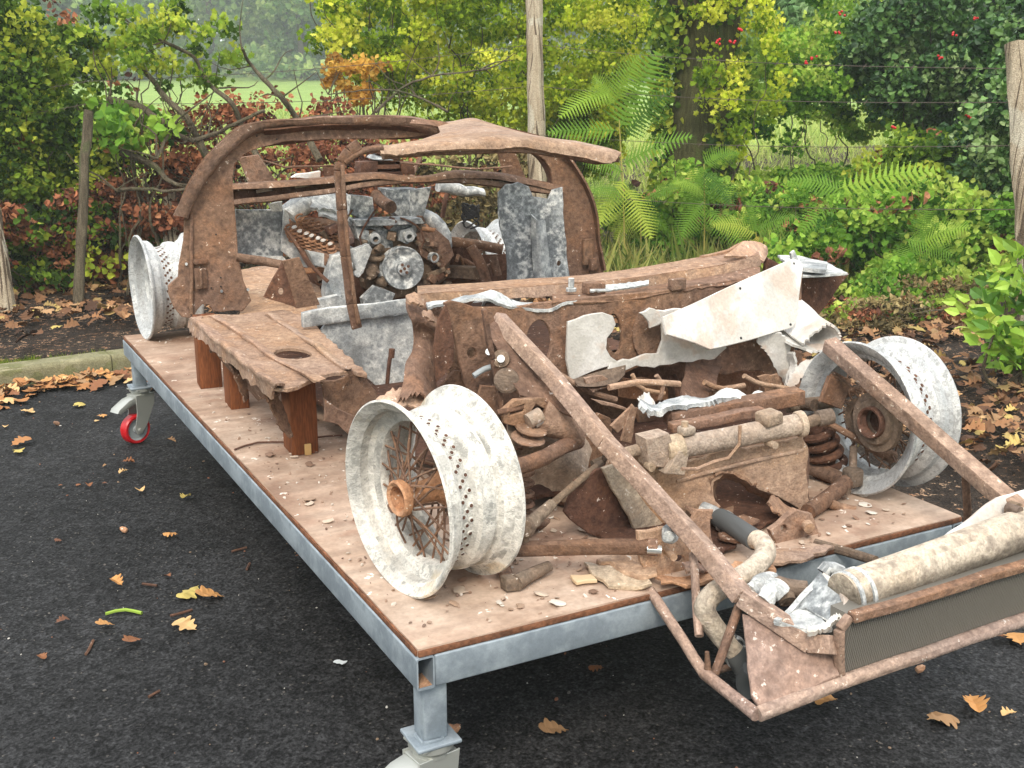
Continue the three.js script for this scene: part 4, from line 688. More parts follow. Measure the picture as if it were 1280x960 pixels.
  part('damper_mount', plate(ats([[626, 514], [642, 500], [690, 497], [716, 516], [730, 546], [690, 546], [655, 534], [630, 528]], { z: 1.1 }), .012, { holes: [ats([[637, 509], [655, 503], [653, 514], [634, 520]], { z: 1.1 }), ats([[668, 503], [684, 512], [678, 519], [662, 512]], { z: 1.1 })], amp: .001 }), M.rustPink, W);
  part('damper_mount', plate(ats([[624, 519, 1.12], [642, 505, 1.1], [690, 502, 1.1], [690, 512, 1.0], [640, 514, 1.0], [622, 526, 1.0]], {}), .008, { amp: .001 }), M.rust, W);
  part('pivot_tube', tube(ats([[660, 527], [676, 518]], { z: 1.13 }), .018, {}), M.dusty, W);
  part('bright_collar', rod(at(671, 526, { z: 1.13 }), V3(.8, .4, 0), .014, .02), M.bright, W);
  part('bump_pad', [[664, 537, .3, .035], [660, 548, -.1, .038]].map(([x, y, r, R]) => lathe([[0, .005], [R, .004], [R + .003, 0], [R, -.004], [0, -.005]], at(x, y, { z: 1.13 }), V3(.12, 1, .2), { seg: 22, amp: .002 })), M.rustPink, W);
  part('coil_spring', tube(Array.from({ length: 70 }, (_, i) => { const a = i / 10 * 2 * Math.PI, c = at(644, 612, { z: 1.12 }); return V3(c.x + .04 * Math.cos(a), c.y - .09 + i * .0026, c.z + .04 * Math.sin(a)); }), .006, { seg: 240, rad: 6 }), M.rust, W);
  part('upright', [box(at(632, 620, { z: 1.26 }), .05, .16, .05, { amp: .006, r: .012 }), rod(at(622, 620, { z: 1.26 }), V3(1, 0, 0), .03, .08)], M.castIron, W);
  part('brake_disc', lathe([[.03, 0], [.11, 0], [.112, .005], [.11, .01], [.03, .01]], V3(-.49, .2, 1.26), V3(1, .02, -.16), { seg: 48 }), M.castIron, W);
  // right suspension
  const bd = at(1094, 527, { x: .585 });
  part('brake_disc', lathe([[.035, .004], [.036, -.006], [.055, -.008], [.06, 0], [.075, 0], [.076, .012], [.03, .012]], bd, V3(1, 0, 0), { seg: 40, amp: .001 }), M.castIron, W);
  part('hub_bore', lathe([[.03, .0], [.032, -.02], [.038, -.022], [.04, .01], [.03, .03], [.024, .05], [0, .05]], bd, V3(1, 0, 0), { seg: 32 }), M.rustDark, W);
  part('damper_spring', [0, 1, 2, 3, 4].map(i => { const a = at(1020 + i * 5, 540 + i * 13, { z: 1.18 }); const g = new THREE.TorusGeometry(.042, .011, 8, 28); g.rotateX(Math.PI / 2 - .1); g.rotateZ(.3); g.translate(a.x, a.y, a.z); return fin(g, { amp: .001 }); }), M.rustDark, W);
  part('damper', [tube(ats([[1016, 525], [1042, 600]], { z: 1.18 }), .03, { rad: 16 }), tube(ats([[1036, 575], [1046, 612]], { z: 1.18 }), .042, { rad: 16 })], M.rustDark, W);
  part('upper_arm', [tube(ats([[984, 508, 1.12], [1010, 505, 1.14], [1040, 502, 1.16]], {}), .018, { amp: .001 }), rod(at(1010, 506, { z: 1.16 }), V3(0, .2, 1), .016, .05)], M.castIron, W);
  part('steering_arm', [tube(ats([[1034, 528, 1.24], [1070, 548, 1.28], [1095, 562, 1.3]], {}), .009), tube(ats([[1085, 556, 1.29], [1116, 572, 1.31]], {}), [.014, .018])], M.rust, W);
  part('lower_arm', [tube(ats([[1000, 580, 1.14], [1030, 590, 1.2], [1056, 602, 1.27]], {}), .02, { amp: .001 }), tube(ats([[1010, 640, 1.38], [1040, 618, 1.34], [1064, 598, 1.3]], {}), .02, { amp: .001 }), tube(ats([[1000, 618, 1.2], [1040, 626, 1.24], [1060, 625, 1.26]], {}), .022, { amp: .002 })], M.rust, W);
  part('upright', [box(at(1066, 596, { z: 1.31 }), .045, .05, .04, { amp: .003, r: .01 }), tube(ats([[1066, 588, 1.3], [1067, 558, 1.28]], {}), .01), rod(at(1058, 613, { z: 1.33 }), V3(-.2, 0, 1), .008, .02)], M.castIron, W);
  part('spare_bracket', [plate(ats([[1025, 501], [1036, 471], [1060, 481], [1050, 510]], { z: 1.22 }), .01, { amp: .001 }), plate(ats([[1036, 471, 1.22], [1041, 467, 1.18], [1063, 476, 1.18], [1060, 482, 1.22]], {}), .008, { holes: [ats([[1041, 471, 1.205], [1044, 470, 1.19], [1058, 476, 1.19], [1056, 478, 1.205]], {})] })], M.rust, W);
  part('stay', bar(at(1056, 492, { z: 1.2 }), at(1092, 482, { z: 1.14 }), .016, .02), M.rust, W);
  part('pivot_bracket', [plate(ats([[962, 662], [993, 636], [1012, 642], [1020, 662], [1023, 678], [997, 682], [969, 678]], { z: 1.45 }), .012, { holes: [ats(ell(978, 659, 5, 5.5), { z: 1.45 })], tear: .002, amp: .003 }), rod(at(1006, 656, { z: 1.46 }), V3(-.3, -.2, 1), .009, .05), rod(at(1010, 658, { z: 1.49 }), V3(-.3, -.2, 1), .013, .015)], M.rustPink, W);
  part('drag_link', tube(ats([[1018, 679, 1.49], [1060, 690, 1.56], [1094, 701, 1.64]], {}), .011, { amp: .001 }), M.castIron, W);
  part('scrap_rod', tube(ats([[1035, 628, 1.36], [1055, 634, 1.36], [1070, 638, 1.38]], {}), .012, { amp: .004 }), M.rustPink, W);
}

// ---------- engine ----------
{
  const e = grp('engine', wreck);
  const sp = (px, py, z) => at(px, py, { z });
  const pc = sp(503, 335, -.72);
  part('crank_pulley', lathe([[0, .03], [.026, .03], [.028, .027], [.028, .012], [.045, .006], [.066, .01], [.074, .016], [.08, .018], [.083, .012], [.08, .004], [.07, -.012], [.078, -.03], [.082, -.034], [.078, -.04], [0, -.04]], pc, V3(-.12, .06, 1), { seg: 56, amp: .0008 }), M.aluDark, e);
  const bh = []; for (let i = 0; i < 5; i++) { const a = i < 4 ? i * Math.PI / 2 + .5 : 0, r = i < 4 ? .017 : 0; const v = V3(r * Math.cos(a), r * Math.sin(a), .03).applyQuaternion(new THREE.Quaternion().setFromUnitVectors(V3(0, 0, 1), V3(-.12, .06, 1).normalize())).add(pc); bh.push(rod(v, V3(-.12, .06, 1), .006, .003)); }
  part('bolt_hole', bh, M.rustDark, e);
  part('timing_cover', [plate(ats([[448, 300], [480, 292], [530, 300], [558, 318], [552, 345], [530, 362], [480, 372], [455, 360], [448, 330]], { z: -.84 }), .08, { amp: .006, tess: .05 })], M.castIron, e);
  part('engine_block', [plate(ats([[400, 300], [470, 285], [560, 300], [570, 360], [540, 385], [420, 385], [395, 340]], { z: -1.1 }), .45, { amp: .008, tess: .08 })], M.rustDark, e);
  part('accessory', [lathe([[0, .02], [.02, .02], [.03, .01], [.03, -.03], [0, -.03]], sp(464, 340, -.76), V3(-.3, .2, 1), { seg: 20, amp: .003 }), lathe([[0, .02], [.014, .02], [.02, .01], [.02, -.04], [0, -.04]], sp(478, 352, -.75), V3(.2, -.2, 1), { seg: 20, amp: .002 }), tube(ats([[455, 320, -.77], [470, 325, -.75], [486, 318, -.78]], {}), .012, { amp: .002 }), tube(ats([[500, 308, -.78], [490, 316, -.77], [476, 326, -.77]], {}), .01, { amp: .002 }), box(sp(478, 360, -.77), .05, .03, .03, { rz: -.5, amp: .004 }), rod(sp(477, 362, -.74), V3(0, .2, 1), .008, .02), rod(sp(472, 340, -.73), V3(0, .2, 1), .006, .02), rod(sp(461, 348, -.73), V3(0, .2, 1), .006, .02)], M.castIron, e);
  part('rust_block', [plate(ats([[518, 292], [540, 286], [556, 300], [562, 318], [548, 335], [524, 318]], { z: -.8 }), .06, { amp: .006, tess: .04 }), rod(sp(542, 322, -.76), V3(.1, 0, 1), .022, .03)], M.rust, e);
  part('port_mouth', lathe([[.012, -.02], [.014, .004], [.02, .004], [.02, -.02]], sp(543, 322, -.742), V3(.1, 0, 1), { seg: 20 }), M.aluDark, e);
  // intake manifold
  part('manifold', [plate(ats([[440, 280], [515, 280], [518, 300], [505, 306], [470, 310], [450, 302]], { z: -.84 }), .08, { amp: .004, tess: .05 }), plate(ats([[437, 274], [520, 272], [524, 278], [440, 281]], { z: -.8 }), .1, { amp: .002 }), plate(ats([[444, 284], [464, 290], [472, 302], [456, 308], [446, 296]], { z: -.78 }), .02, { amp: .003 }), plate(ats([[500, 288], [514, 284], [520, 294], [508, 304], [498, 300]], { z: -.78 }), .02, { amp: .003 })], M.aluDark, e);
  for (const [x, y] of [[468, 297], [510, 294]]) part('outlet', lathe([[.011, -.05], [.011, .03], [.02, .03], [.021, .026], [.021, -.03]], sp(x, y, -.76), V3(-.2, -.1, 1), { seg: 24 }), M.alu, e);
  part('throttle_body', [plate(ats([[436, 244], [462, 246], [464, 268], [450, 273], [436, 266]], { z: -.86 }), .06, { amp: .004, tess: .04 })], M.aluDark, e);
  part('throttle_body', [plate(ats([[478, 236], [514, 235], [512, 272], [496, 272], [486, 262], [480, 250]], { z: -.92 }), .08, { amp: .004, tess: .04 })], M.aluDark, e);
  part('flap', plate(ats([[512, 238], [538, 234], [528, 272], [512, 271]], { z: -.84 }), .008, { amp: .002 }), M.aluDark, e);
  part('starter_solenoid', tube(ats([[470, 244, -.95], [480, 254, -.85], [489, 259, -.78]], {}), .024, { rad: 16, amp: .002, freq: 50 }), M.rust, e);
  part('melted_cover', [skin([ats([[392, 240], [410, 238], [440, 244]], { z: -.9 }), ats([[388, 262], [410, 264], [436, 270]], { z: -.8 })], .012, { nu: 16, nv: 8, amp: .012, freq: 20, tear: .008 }), skin([ats([[396, 262], [420, 268], [440, 274]], { z: -.82 }), ats([[398, 268], [420, 274], [440, 280]], { z: -.78 })], .01, { nu: 16, nv: 4, amp: .008, freq: 26 })], M.alu, e);
  part('air_duct', [tube(ats([[362, 270, -.95], [374, 258, -.95], [392, 248, -1.0]], {}), .045, { rad: 18, amp: .005 })], M.alu, e);
  part('air_plate', plate(ats([[364, 222], [370, 218], [398, 214], [398, 222]], { z: -1.2 }), .02, { amp: .006 }), M.aluWhite, e);
  // carburettor stack
  part('carburettor', [0, 1, 2, 3].map(i => lathe([[0, 0], [.07 - i * .006, 0], [.07 - i * .006, .014], [.04, .016], [.04, .03], [0, .03]], off(sp(482, 218, -1.0), 0, i * .028, 0), V3(.05, 1, .04), { seg: 24, amp: .004 })).concat([box(off(sp(505, 216, -1.0), 0, .02, 0), .06, .05, .08, { amp: .006 }), box(off(sp(458, 216, -1.0), 0, .02, 0), .07, .05, .08, { amp: .006 })]), M.rustDark, e);
  part('carburettor_lid', lathe([[0, .012], [.05, .012], [.06, .004], [.062, 0], [0, 0]], off(sp(478, 198, -1.0), 0, 0, 0), V3(.05, 1, .04), { seg: 24, amp: .004 }), M.aluDark, e);
  // left cylinder head with exposed valve springs
  const h0 = sp(364, 285, -.95), h1 = sp(404, 318, -.82), h2 = sp(426, 286, -1.0);
  part('cylinder_head', [plate(ats([[352, 290, -.98], [372, 278, -1.05], [428, 284, -.95], [426, 312, -.8], [414, 326, -.76]], {}), .05, { amp: .004, tess: .05 }), bar(sp(366, 298, -.9), sp(412, 326, -.74), .03, .04, { amp: .003 })], M.rust, e);
  for (let r = 0; r < 2; r++) for (let i = 0; i < 8; i++) {
    const c = sp(364 + i * 7.4 + r * 13, 293 + i * 3.2 - r * 13, -.84 + i * .012 - r * .05), ax = V3(-.35, .75, .35).normalize(), q = new THREE.Quaternion().setFromUnitVectors(V3(0, 1, 0), ax);
    const pts = Array.from({ length: 41 }, (_, k) => { const a = k / 10 * 2 * Math.PI; return V3(.0145 * Math.cos(a), k * .0017 - .03, .0145 * Math.sin(a)).applyQuaternion(q).add(c); });
    const s = part('valve_spring', tube(pts, .0042, { seg: 90, rad: 5 }), M.rustOrange, e);
    if (r === 0 && i > 0) part('spring_cap', lathe([[0, .003], [.007, .003], [.01, 0], [.007, -.003], [0, -.003]], c.clone().addScaledVector(ax, .044).add(V3(rr(-.003, .003), rr(-.003, .003), 0)), ax, { seg: 12, amp: .002, freq: 90 }), M.aluWhite, s);
  }
  for (let i = 0; i < 7; i++) part('rocker', tube([sp(374 + i * 7, 274 + i * 2.6, -1.0 + i * .012), sp(381 + i * 7, 281 + i * 2.6, -.95 + i * .012)], [.008, .005], { amp: .002 }), M.rustOrange, e);
  part('rocker_shaft', tube([sp(362, 278, -.96), sp(426, 300, -.84)], .007, {}), M.rust, e);
  part('rod_long', tube([sp(357, 286, -.8), sp(392, 336, -.7), sp(410, 352, -.66)], .007, { straight: true }), M.rustDark, e);
  // castings low on the left
  part('casting', [plate(ats([[413, 320], [426, 316], [438, 330], [432, 372], [406, 380], [404, 366]], { z: -.72 }), .05, { amp: .006, tess: .04 }), plate(ats([[440, 312], [458, 306], [462, 312], [452, 340], [446, 346], [442, 330]], { z: -.73 }), .03, { amp: .005, tess: .04 }), rod(sp(446, 342, -.7), V3(0, .1, 1), .012, .03), rod(sp(421, 367, -.68), V3(0, .3, 1), .014, .03), plate(ats([[398, 375], [420, 368], [436, 378], [400, 388]], { z: -.66 }), .03, { amp: .006, tess: .04 }), plate(ats([[380, 312], [404, 318], [408, 334], [392, 330]], { z: -.76 }), .03, { amp: .008, tess: .03 })], M.alu, e);
  part('casting', [plate(ats([[452, 372], [466, 358], [490, 366], [486, 378], [454, 380]], { z: -.72 }), .03, { amp: .006, tess: .03 })], M.aluDark, e);
  part('exhaust_pipe', tube(ats([[522, 268, -.95], [536, 272, -.9], [550, 284, -.86], [557, 300, -.84], [554, 318, -.84], [546, 328, -.84]], {}), .029, { rad: 16, amp: .003 }), M.alu, e);
  part('rocker_cover_scrap', [skin([ats([[520, 278], [534, 284], [546, 296]], { z: -.88 }), ats([[516, 284], [530, 292], [540, 302]], { z: -.84 })], .008, { nu: 12, nv: 5, amp: .01, freq: 26, tear: .006 })], M.rustOrange, e);
  part('bolt_head', [[456, 312], [470, 302], [534, 300], [548, 330], [530, 352], [470, 362], [452, 350], [484, 366], [520, 362], [560, 340]].map(([x, y]) => rod(sp(x, y, -.74), V3(0, .1, 1), .008, .014)), M.castIron, e);
  part('casting_rib', [[[458, 318], [480, 310]], [[530, 306], [550, 322]], [[456, 334], [470, 328]], [[535, 345], [556, 336]], [[520, 356], [545, 350]]].map(([a, b]) => bar(sp(...a, -.765), sp(...b, -.765), .012, .02, { amp: .002 })), M.castIron, e);
  for (let i = 0; i < 16; i++) { const x = rr(400, 560), y = rr(275, 372), z = rr(-.82, -.74); part('bracket', box(sp(x, y, z), rr(.02, .05), rr(.015, .035), rr(.02, .05), { ry: rr(-.8, .8), rz: rr(-.8, .8), amp: .003 }), pick([M.castIron, M.rust, M.rustDark, M.aluDark]), e); }
  for (let i = 0; i < 14; i++) { const x = rr(390, 590), y = rr(285, 370), z = rr(-.84, -.74); part('pipe', tube([sp(x, y, z), sp(x + rr(-18, 18), y + rr(-12, 12), z + rr(-.03, .03)), sp(x + rr(-34, 34), y + rr(-22, 22), z - .06)], rr(.004, .012), { rad: 8, amp: .001 }), pick([M.castIron, M.rust, M.rustOrange, M.alu]), e); }
  part('ignition_lead', [[[470, 262], [458, 280], [450, 300], [458, 322]], [[500, 272], [520, 282], [530, 296], [526, 312]], [[440, 262], [430, 280], [434, 300]]].map(p => tube(ats(p, { z: -.74 }), .004, { rad: 5, amp: .003 })), M.rustDark, e);
  // rear suspension to the right of the engine
  const W = wreck;
  part('rear_link', [tube(ats([[563, 302, -.85], [596, 306, -.8], [628, 312, -.76]], {}), .021, { rad: 14, amp: .001 }), tube(ats([[588, 308, -.72], [600, 328, -.7], [608, 352, -.68], [612, 372, -.66]], {}), .021, { rad: 14, amp: .001 }), tube(ats([[616, 320, -.72], [622, 345, -.7]], {}), .018), tube(ats([[560, 312, -.9], [600, 335, -.86], [620, 330, -.84]], {}), .012)], M.rust, W);
  part('rear_beam', [bar(sp(548, 338, -.88), sp(604, 342, -.82), .05, .05, { amp: .005 }), bar(sp(555, 318, -.95), sp(600, 328, -.88), .04, .04, { amp: .005 })], M.castIron, W);
  part('bay_wall', plate(ats([[540, 322], [636, 318], [640, 372], [540, 376]], { z: -.95 }), .01, { amp: .008 }), M.rustDark, W);
  part('wiring', [0, 1, 2].map(i => tube(Array.from({ length: 14 }, (_, k) => sp(588 + 12 * Math.cos(k * 1.9 + i), 262 + 9 * Math.sin(k * 2.3 + i * 2) + k * (i === 2 ? 1.4 : .2), -.9)), .004, { seg: 60, rad: 5 })), M.black, W);
  part('rear_casting', [tube(ats([[548, 233, -1.0], [575, 236, -1.0], [604, 240, -1.0]], {}), .024, { amp: .012, freq: 18 })], M.alu, W);
  }

// ---------- things standing on the trolley or lying on the wreck ----------
{
  const block = (label, c, w, h, d, ry) => { const o = tag(new THREE.Group(), label, 'timber block', 'timber blocks propping the sill'); o.name = numbered('timber_block'); scene.add(o); o.position.copy(c); o.rotation.y = ry; part('block', box(V3(0, h / 2, 0), w, h, d, { r: .003 }), M.timber, o); return o; };
  const b1 = block('tallest red-brown timber block under the front end of the raised rusty sill, nearest the wheel', V3(-.536, 0, .287), .076, .252, .1, -.05);
  const wd = tag(new THREE.Group(), 'small pale wooden wedge against the foot of the front timber block', 'wedge'); wd.name = 'wooden_wedge'; scene.add(wd); wd.position.set(-.533, 0, .342); part('wedge', box(V3(0, .016, 0), .018, .032, .008, { r: .001, ry: -.05 }), flat(196, 160, 104), wd);
  block('middle red-brown timber block half hidden behind torn strips under the rusty sill', V3(-.575, 0, -.26), .06, .24, .1, -.05);
  block('rear red-brown timber block under the sill end, next to the rusty pillar foot', V3(-.592, 0, -.56), .075, .245, .09, -.1);

  const sheet = thing('aluminium_sheet', 'pointed pale bare aluminium sheet leaning across the rusty front bulkhead', 'aluminium sheet');
  const pl = { p: [.5, .4, .94], n: [.1, .45, 1] };
  part('sheet', plate(ats([[829, 398], [905, 362], [980, 328], [990, 324], [999, 327], [1002, 334], [1000, 352], [994, 402], [990, 409], [940, 424], [887, 436], [867, 428], [834, 419]], pl), .006, { amp: .0025, freq: 5, tess: .06 }), M.aluWhite, sheet);
  part('rivet_hole', [[924, 361], [991, 330], [987, 406], [925, 423]].map(([x, y]) => rod(at(x, y, pl).addScaledVector(V3(.1, .45, 1).normalize(), .003), V3(.1, .45, 1), .0035, .004)), M.black, sheet);

  // loose rusty scrap on the deck
  const scrap = (label, geo, mat) => { const o = tag(part(numbered('rusty_scrap'), geo, mat, scene), label, 'scrap metal', 'loose scrap on the deck'); return o; };
  const flake = (pts, y, amp) => plate(ats(pts, { y }), .006, { tear: .006, step: .02, tess: .03, amp, freq: 18 });
  scrap('curled pale strip of rust flake at the front edge of the deck', flake([[733, 706], [745, 703], [800, 722], [812, 734], [760, 730], [740, 716]], .012, .012), M.dusty);
  scrap('broad rust flake leaning under the pivot bracket at the front edge', flake([[755, 700], [790, 695], [818, 702], [818, 722], [780, 718]], .02, .014), M.rustPink);
  scrap('thin pale splinter lying left of the broad rust flake on the deck', flake([[714, 722], [740, 720], [746, 726], [720, 730]], .01, .003), flat(210, 184, 148));
  scrap('dark rust crust along the deck edge beneath the left frame rail', flake([[818, 725], [870, 716], [960, 700], [970, 712], [900, 724], [826, 736]], .012, .012), M.rustOrange);
  scrap('orange rust crust below the right pivot bracket at the deck edge', flake([[960, 690], [1000, 684], [1040, 684], [1010, 700], [962, 706]], .01, .01), M.rustPink);
  scrap('short bent rusty tube end behind the front left wheel', tube(ats([[626, 700], [632, 716], [636, 728]], { y: .02 }), .014, { amp: .002 }), M.rust);
  scrap('knuckle shaped rusty rod lying in front of the lower arm', mergeGeometries([tube(ats([[644, 728], [664, 718], [686, 708]], { y: .02 }), [.018, .012], { amp: .003 }), box(at(638, 728, { y: .02 }), .035, .03, .03, { amp: .006 })]), M.castIron);
  scrap('thin bent wire lying beside the front timber block', tube(ats([[293, 562], [310, 556], [330, 552], [352, 553], [400, 546], [428, 544]], { y: .006 }), .003, { rad: 5 }), M.rustDark);
  { // thin flakes of scale shed around the wreck
    const fg = plate([V3(-1, 0, -.4), V3(-.3, 0, -.8), V3(.6, 0, -.7), V3(1, 0, .1), V3(.3, 0, .7), V3(-.6, 0, .6)], .08, { tess: .6, amp: .22, freq: 1.4 }), fm = new THREE.InstancedMesh(fg, flat(255, 255, 255, { roughness: .95 }), 260), c = new THREE.Color();
    for (let i = 0; i < 260; i++) { const k = i % 4, x = k < 2 ? rr(-.62, .2) : k < 3 ? rr(-.66, -.3) : rr(.1, .6), z = k < 2 ? rr(1.05, 1.5) : k < 3 ? rr(-.5, 1.0) : rr(1.2, 1.5), s = .004 + .016 * Math.pow(rnd(), 2.4); fm.setMatrixAt(i, new THREE.Matrix4().compose(V3(x, .003 + s * .15, z), new THREE.Quaternion().setFromEuler(new THREE.Euler(rr(-.3, .3), rr(0, 6.3), rr(-.3, .3))), V3(s, s, s * rr(.5, 1)))); fm.setColorAt(i, c.copy(pick([[.26, .16, .11], [.34, .23, .16], [.2, .12, .08], [.5, .4, .31], [.6, .55, .48]].map(q => new THREE.Color().setRGB(...q))))); }
    fm.name = 'rust_flakes'; tag(fm, 'small flakes of rust scale shed on the deck around the wreck', 'rust flakes'); fm.userData.kind = 'stuff'; scene.add(fm);
  }
  // crumbs of ash and rust swept over the deck
  const cg = new THREE.IcosahedronGeometry(1, 0), cm = new THREE.InstancedMesh(cg, flat(255, 255, 255, { roughness: .95 }), 900), mt = new THREE.Matrix4(), col = new THREE.Color();
  for (let i = 0; i < 900; i++) {
    let x = rr(-.7, .7), z = rr(-1.5, 1.52); if (rnd() < .45) { x = rr(-.7, -.2); z = rr(.1, 1.5); }
    const s = .001 + .004 * Math.pow(rnd(), 3);
    mt.compose(V3(x, .002 + s * .2, z), new THREE.Quaternion().setFromEuler(new THREE.Euler(rr(0, 6), rr(0, 6), 0)), V3(s * rr(.8, 2), s * .5, s)); cm.setMatrixAt(i, mt);
    const k = rnd(); cm.setColorAt(i, k < .35 ? col.setRGB(.56, .5, .43) : k < .85 ? col.setRGB(.32, .22, .16) : col.setRGB(.18, .12, .09));
  }
  cm.name = 'deck_crumbs'; tag(cm, 'crumbs of white ash and rust scattered over the plywood deck', 'crumbs'); cm.userData.kind = 'stuff'; scene.add(cm);
}

// ---------- vegetation ----------
const D = (px, py, d) => CAM.clone().add(V3((px - 640) / FPX, -(py - 480) / FPX, -1).applyQuaternion(camQ).multiplyScalar(d)); // surveyed point at a given distance
const lin = (r, g, b) => new THREE.Color().setRGB(r / 255, g / 255, b / 255, THREE.SRGBColorSpace);
const leafMat = new THREE.MeshPhysicalMaterial({ color: 0xffffff, roughness: .8, specularIntensity: .25, transmission: .45, thickness: 0, side: THREE.DoubleSide });
const glossMat = new THREE.MeshPhysicalMaterial({ color: 0xffffff, roughness: .42, specularIntensity: .6, transmission: .2, thickness: 0, side: THREE.DoubleSide });
const dryMat = new THREE.MeshStandardMaterial({ color: 0xffffff, roughness: .9, side: THREE.DoubleSide });
function tri(list) { const g = new THREE.BufferGeometry(); g.setAttribute('position', new THREE.Float32BufferAttribute(list.flat(), 3)); g.computeVertexNormals(); return g; }
const leafGeo = (w, fold = .12) => { // unit length along +y, folded on the midrib, tip bent
  const A = [0, 0, 0], B = [0, .5, .0], C = [0, 1, -.12], l1 = [-w, .3, fold], l2 = [-w * .75, .68, fold * .7], r1 = [w, .3, fold], r2 = [w * .75, .68, fold * .7];
  return tri([A, B, l1, B, l2, l1, B, C, l2, A, r1, B, B, r1, r2, B, r2, C]);
};
const roundLeaf = leafGeo(.42), longLeaf = leafGeo(.26);
const lobedLeaf = (() => { // small lobed hawthorn-like leaf
  const pts = [[0, 0], [.12, .12], [.42, .3], [.26, .42], [.5, .66], [.24, .72], [0, 1], [-.24, .72], [-.5, .66], [-.26, .42], [-.42, .3], [-.12, .12]];
  const o = []; for (let i = 0; i < 12; i++) { const a = pts[i], b = pts[(i + 1) % 12]; o.push([0, .45, 0], [a[0], a[1], .12 * Math.abs(a[0]) * 2], [b[0], b[1], .12 * Math.abs(b[0]) * 2]); } return tri(o);
})();
const sprigGeo = (leaf, n, s) => { const gs = []; for (let i = 0; i < n; i++) { const g = leaf.clone(); g.scale(s, s, s); g.rotateX(rr(-1.2, 1.2)); g.rotateZ(rr(-2.2, 2.2)); g.rotateY(rr(0, 6.3)); g.translate(rr(-.5, .5), rr(-.4, .4), rr(-.5, .5)); gs.push(g); } return mergeGeometries(gs); };
const spray = { laurel: [0, 1].map(() => sprigGeo(leafGeo(.3, .08), 5, .62)), round: [0, 1].map(() => sprigGeo(roundLeaf, 5, .5)), long: [0, 1].map(() => sprigGeo(longLeaf, 5, .6)), lobed: [0, 1].map(() => sprigGeo(lobedLeaf, 5, .48)), far: [0, 1].map(() => sprigGeo(roundLeaf, 6, .55)) };
const _m = new THREE.Matrix4(), _q = new THREE.Quaternion(), _e = new THREE.Euler(), _c = new THREE.Color();
function cloud(parent, name, geo, mat, pts, size, palette, vary = .25) { // pts: [x, y, z, tone 0..1]
  const im = new THREE.InstancedMesh(geo, mat, pts.length);
  pts.forEach((p, i) => {
    const s = size * rr(.5, 1.45); _e.set(rr(-.7, .7), rr(0, 6.28), rr(-.7, .7));
    im.setMatrixAt(i, _m.compose(V3(p[0], p[1], p[2]), _q.setFromEuler(_e), V3(s, s, s)));
    const t = cl((p[3] === undefined ? rnd() : p[3]) + rr(-.28, .28)) * (palette.length - 1), k = Math.min(palette.length - 2, Math.floor(t));
    _c.copy(palette[k]).lerp(palette[k + 1], t - k).multiplyScalar(1 + rr(-vary, vary)); im.setColorAt(i, _c);
  });
  im.name = name; im.userData.kind = 'stuff'; parent.add(im); return im;
}
// points in uneven clumps through a blob; hollow keeps them near the outside, gaps thin it with noise
function blob(c, rx, ry, rz, n, { clumps = 40, cr = .3, gap = .0, flatTop = 0 } = {}) {
  const cs = []; while (cs.length < clumps) { const v = V3(rr(-1, 1), rr(-1, 1), rr(-1, 1)); const L = v.length(); if (L > 1 || L < .35 && rnd() < .6) continue; cs.push([v, rr(.5, 1.25), rnd()]); }
  const out = []; let guard = 0;
  while (out.length < n && guard++ < n * 6) {
    const [v, s, tone] = pick(cs), d = V3(rr(-1, 1), rr(-1, 1), rr(-1, 1)); if (d.length() > 1) continue; d.multiplyScalar(cr * s);
    const x = c.x + (v.x + d.x) * rx, y = c.y + (v.y + d.y * .8) * ry, z = c.z + (v.z + d.z) * rz;
    if (gap && noise3(x * 3.1, y * 3.1, z * 3.1) < -1 + 2 * gap * .8 && rnd() < .85) continue;
    if (y < VERGE) continue;
    out.push([x, y, z, tone]);
  }
  return out;
}
const G = { // leaf tones, dark to light
  dim: [lin(40, 64, 18), lin(80, 112, 32), lin(124, 152, 46), lin(184, 192, 66)],
  hedge: [lin(52, 82, 22), lin(100, 134, 40), lin(150, 176, 56), lin(196, 202, 76)],
  yellow: [lin(92, 124, 24), lin(152, 178, 40), lin(198, 210, 58), lin(224, 224, 90)],
  fresh: [lin(64, 108, 34), lin(112, 158, 52), lin(154, 190, 72), lin(194, 210, 100)],
  holly: [lin(38, 70, 34), lin(70, 108, 54), lin(106, 142, 72), lin(152, 174, 116)],
  grey: [lin(108, 146, 90), lin(152, 184, 124), lin(188, 210, 158)],
  dead: [lin(70, 40, 26), lin(116, 66, 42), lin(154, 94, 62), lin(178, 122, 84)],
  rusty: [lin(160, 118, 48), lin(202, 152, 68), lin(216, 178, 84)],
  straw: [lin(84, 74, 46), lin(126, 110, 70), lin(160, 144, 98)],
  far: [lin(90, 126, 66), lin(126, 160, 90), lin(160, 186, 110), lin(186, 202, 126)],
  litter: [lin(76, 50, 34), lin(122, 84, 54), lin(158, 114, 76), lin(186, 148, 106), lin(180, 158, 88)],
};
const twigMat = M.bark;
function twig(a, b, r, wob, name, parent, mat = twigMat) {
  const L = a.distanceTo(b), n = Math.max(2, Math.round(L / .12)), p = [];
  for (let i = 0; i <= n; i++) p.push(a.clone().lerp(b, i / n).add(i && i < n ? V3(rr(-wob, wob), rr(-wob, wob), rr(-wob, wob)) : V3()));
  return part(name, tube(p, [r, r * .35], { rad: 6, seg: n * 2, caps: false }), mat, parent);
}
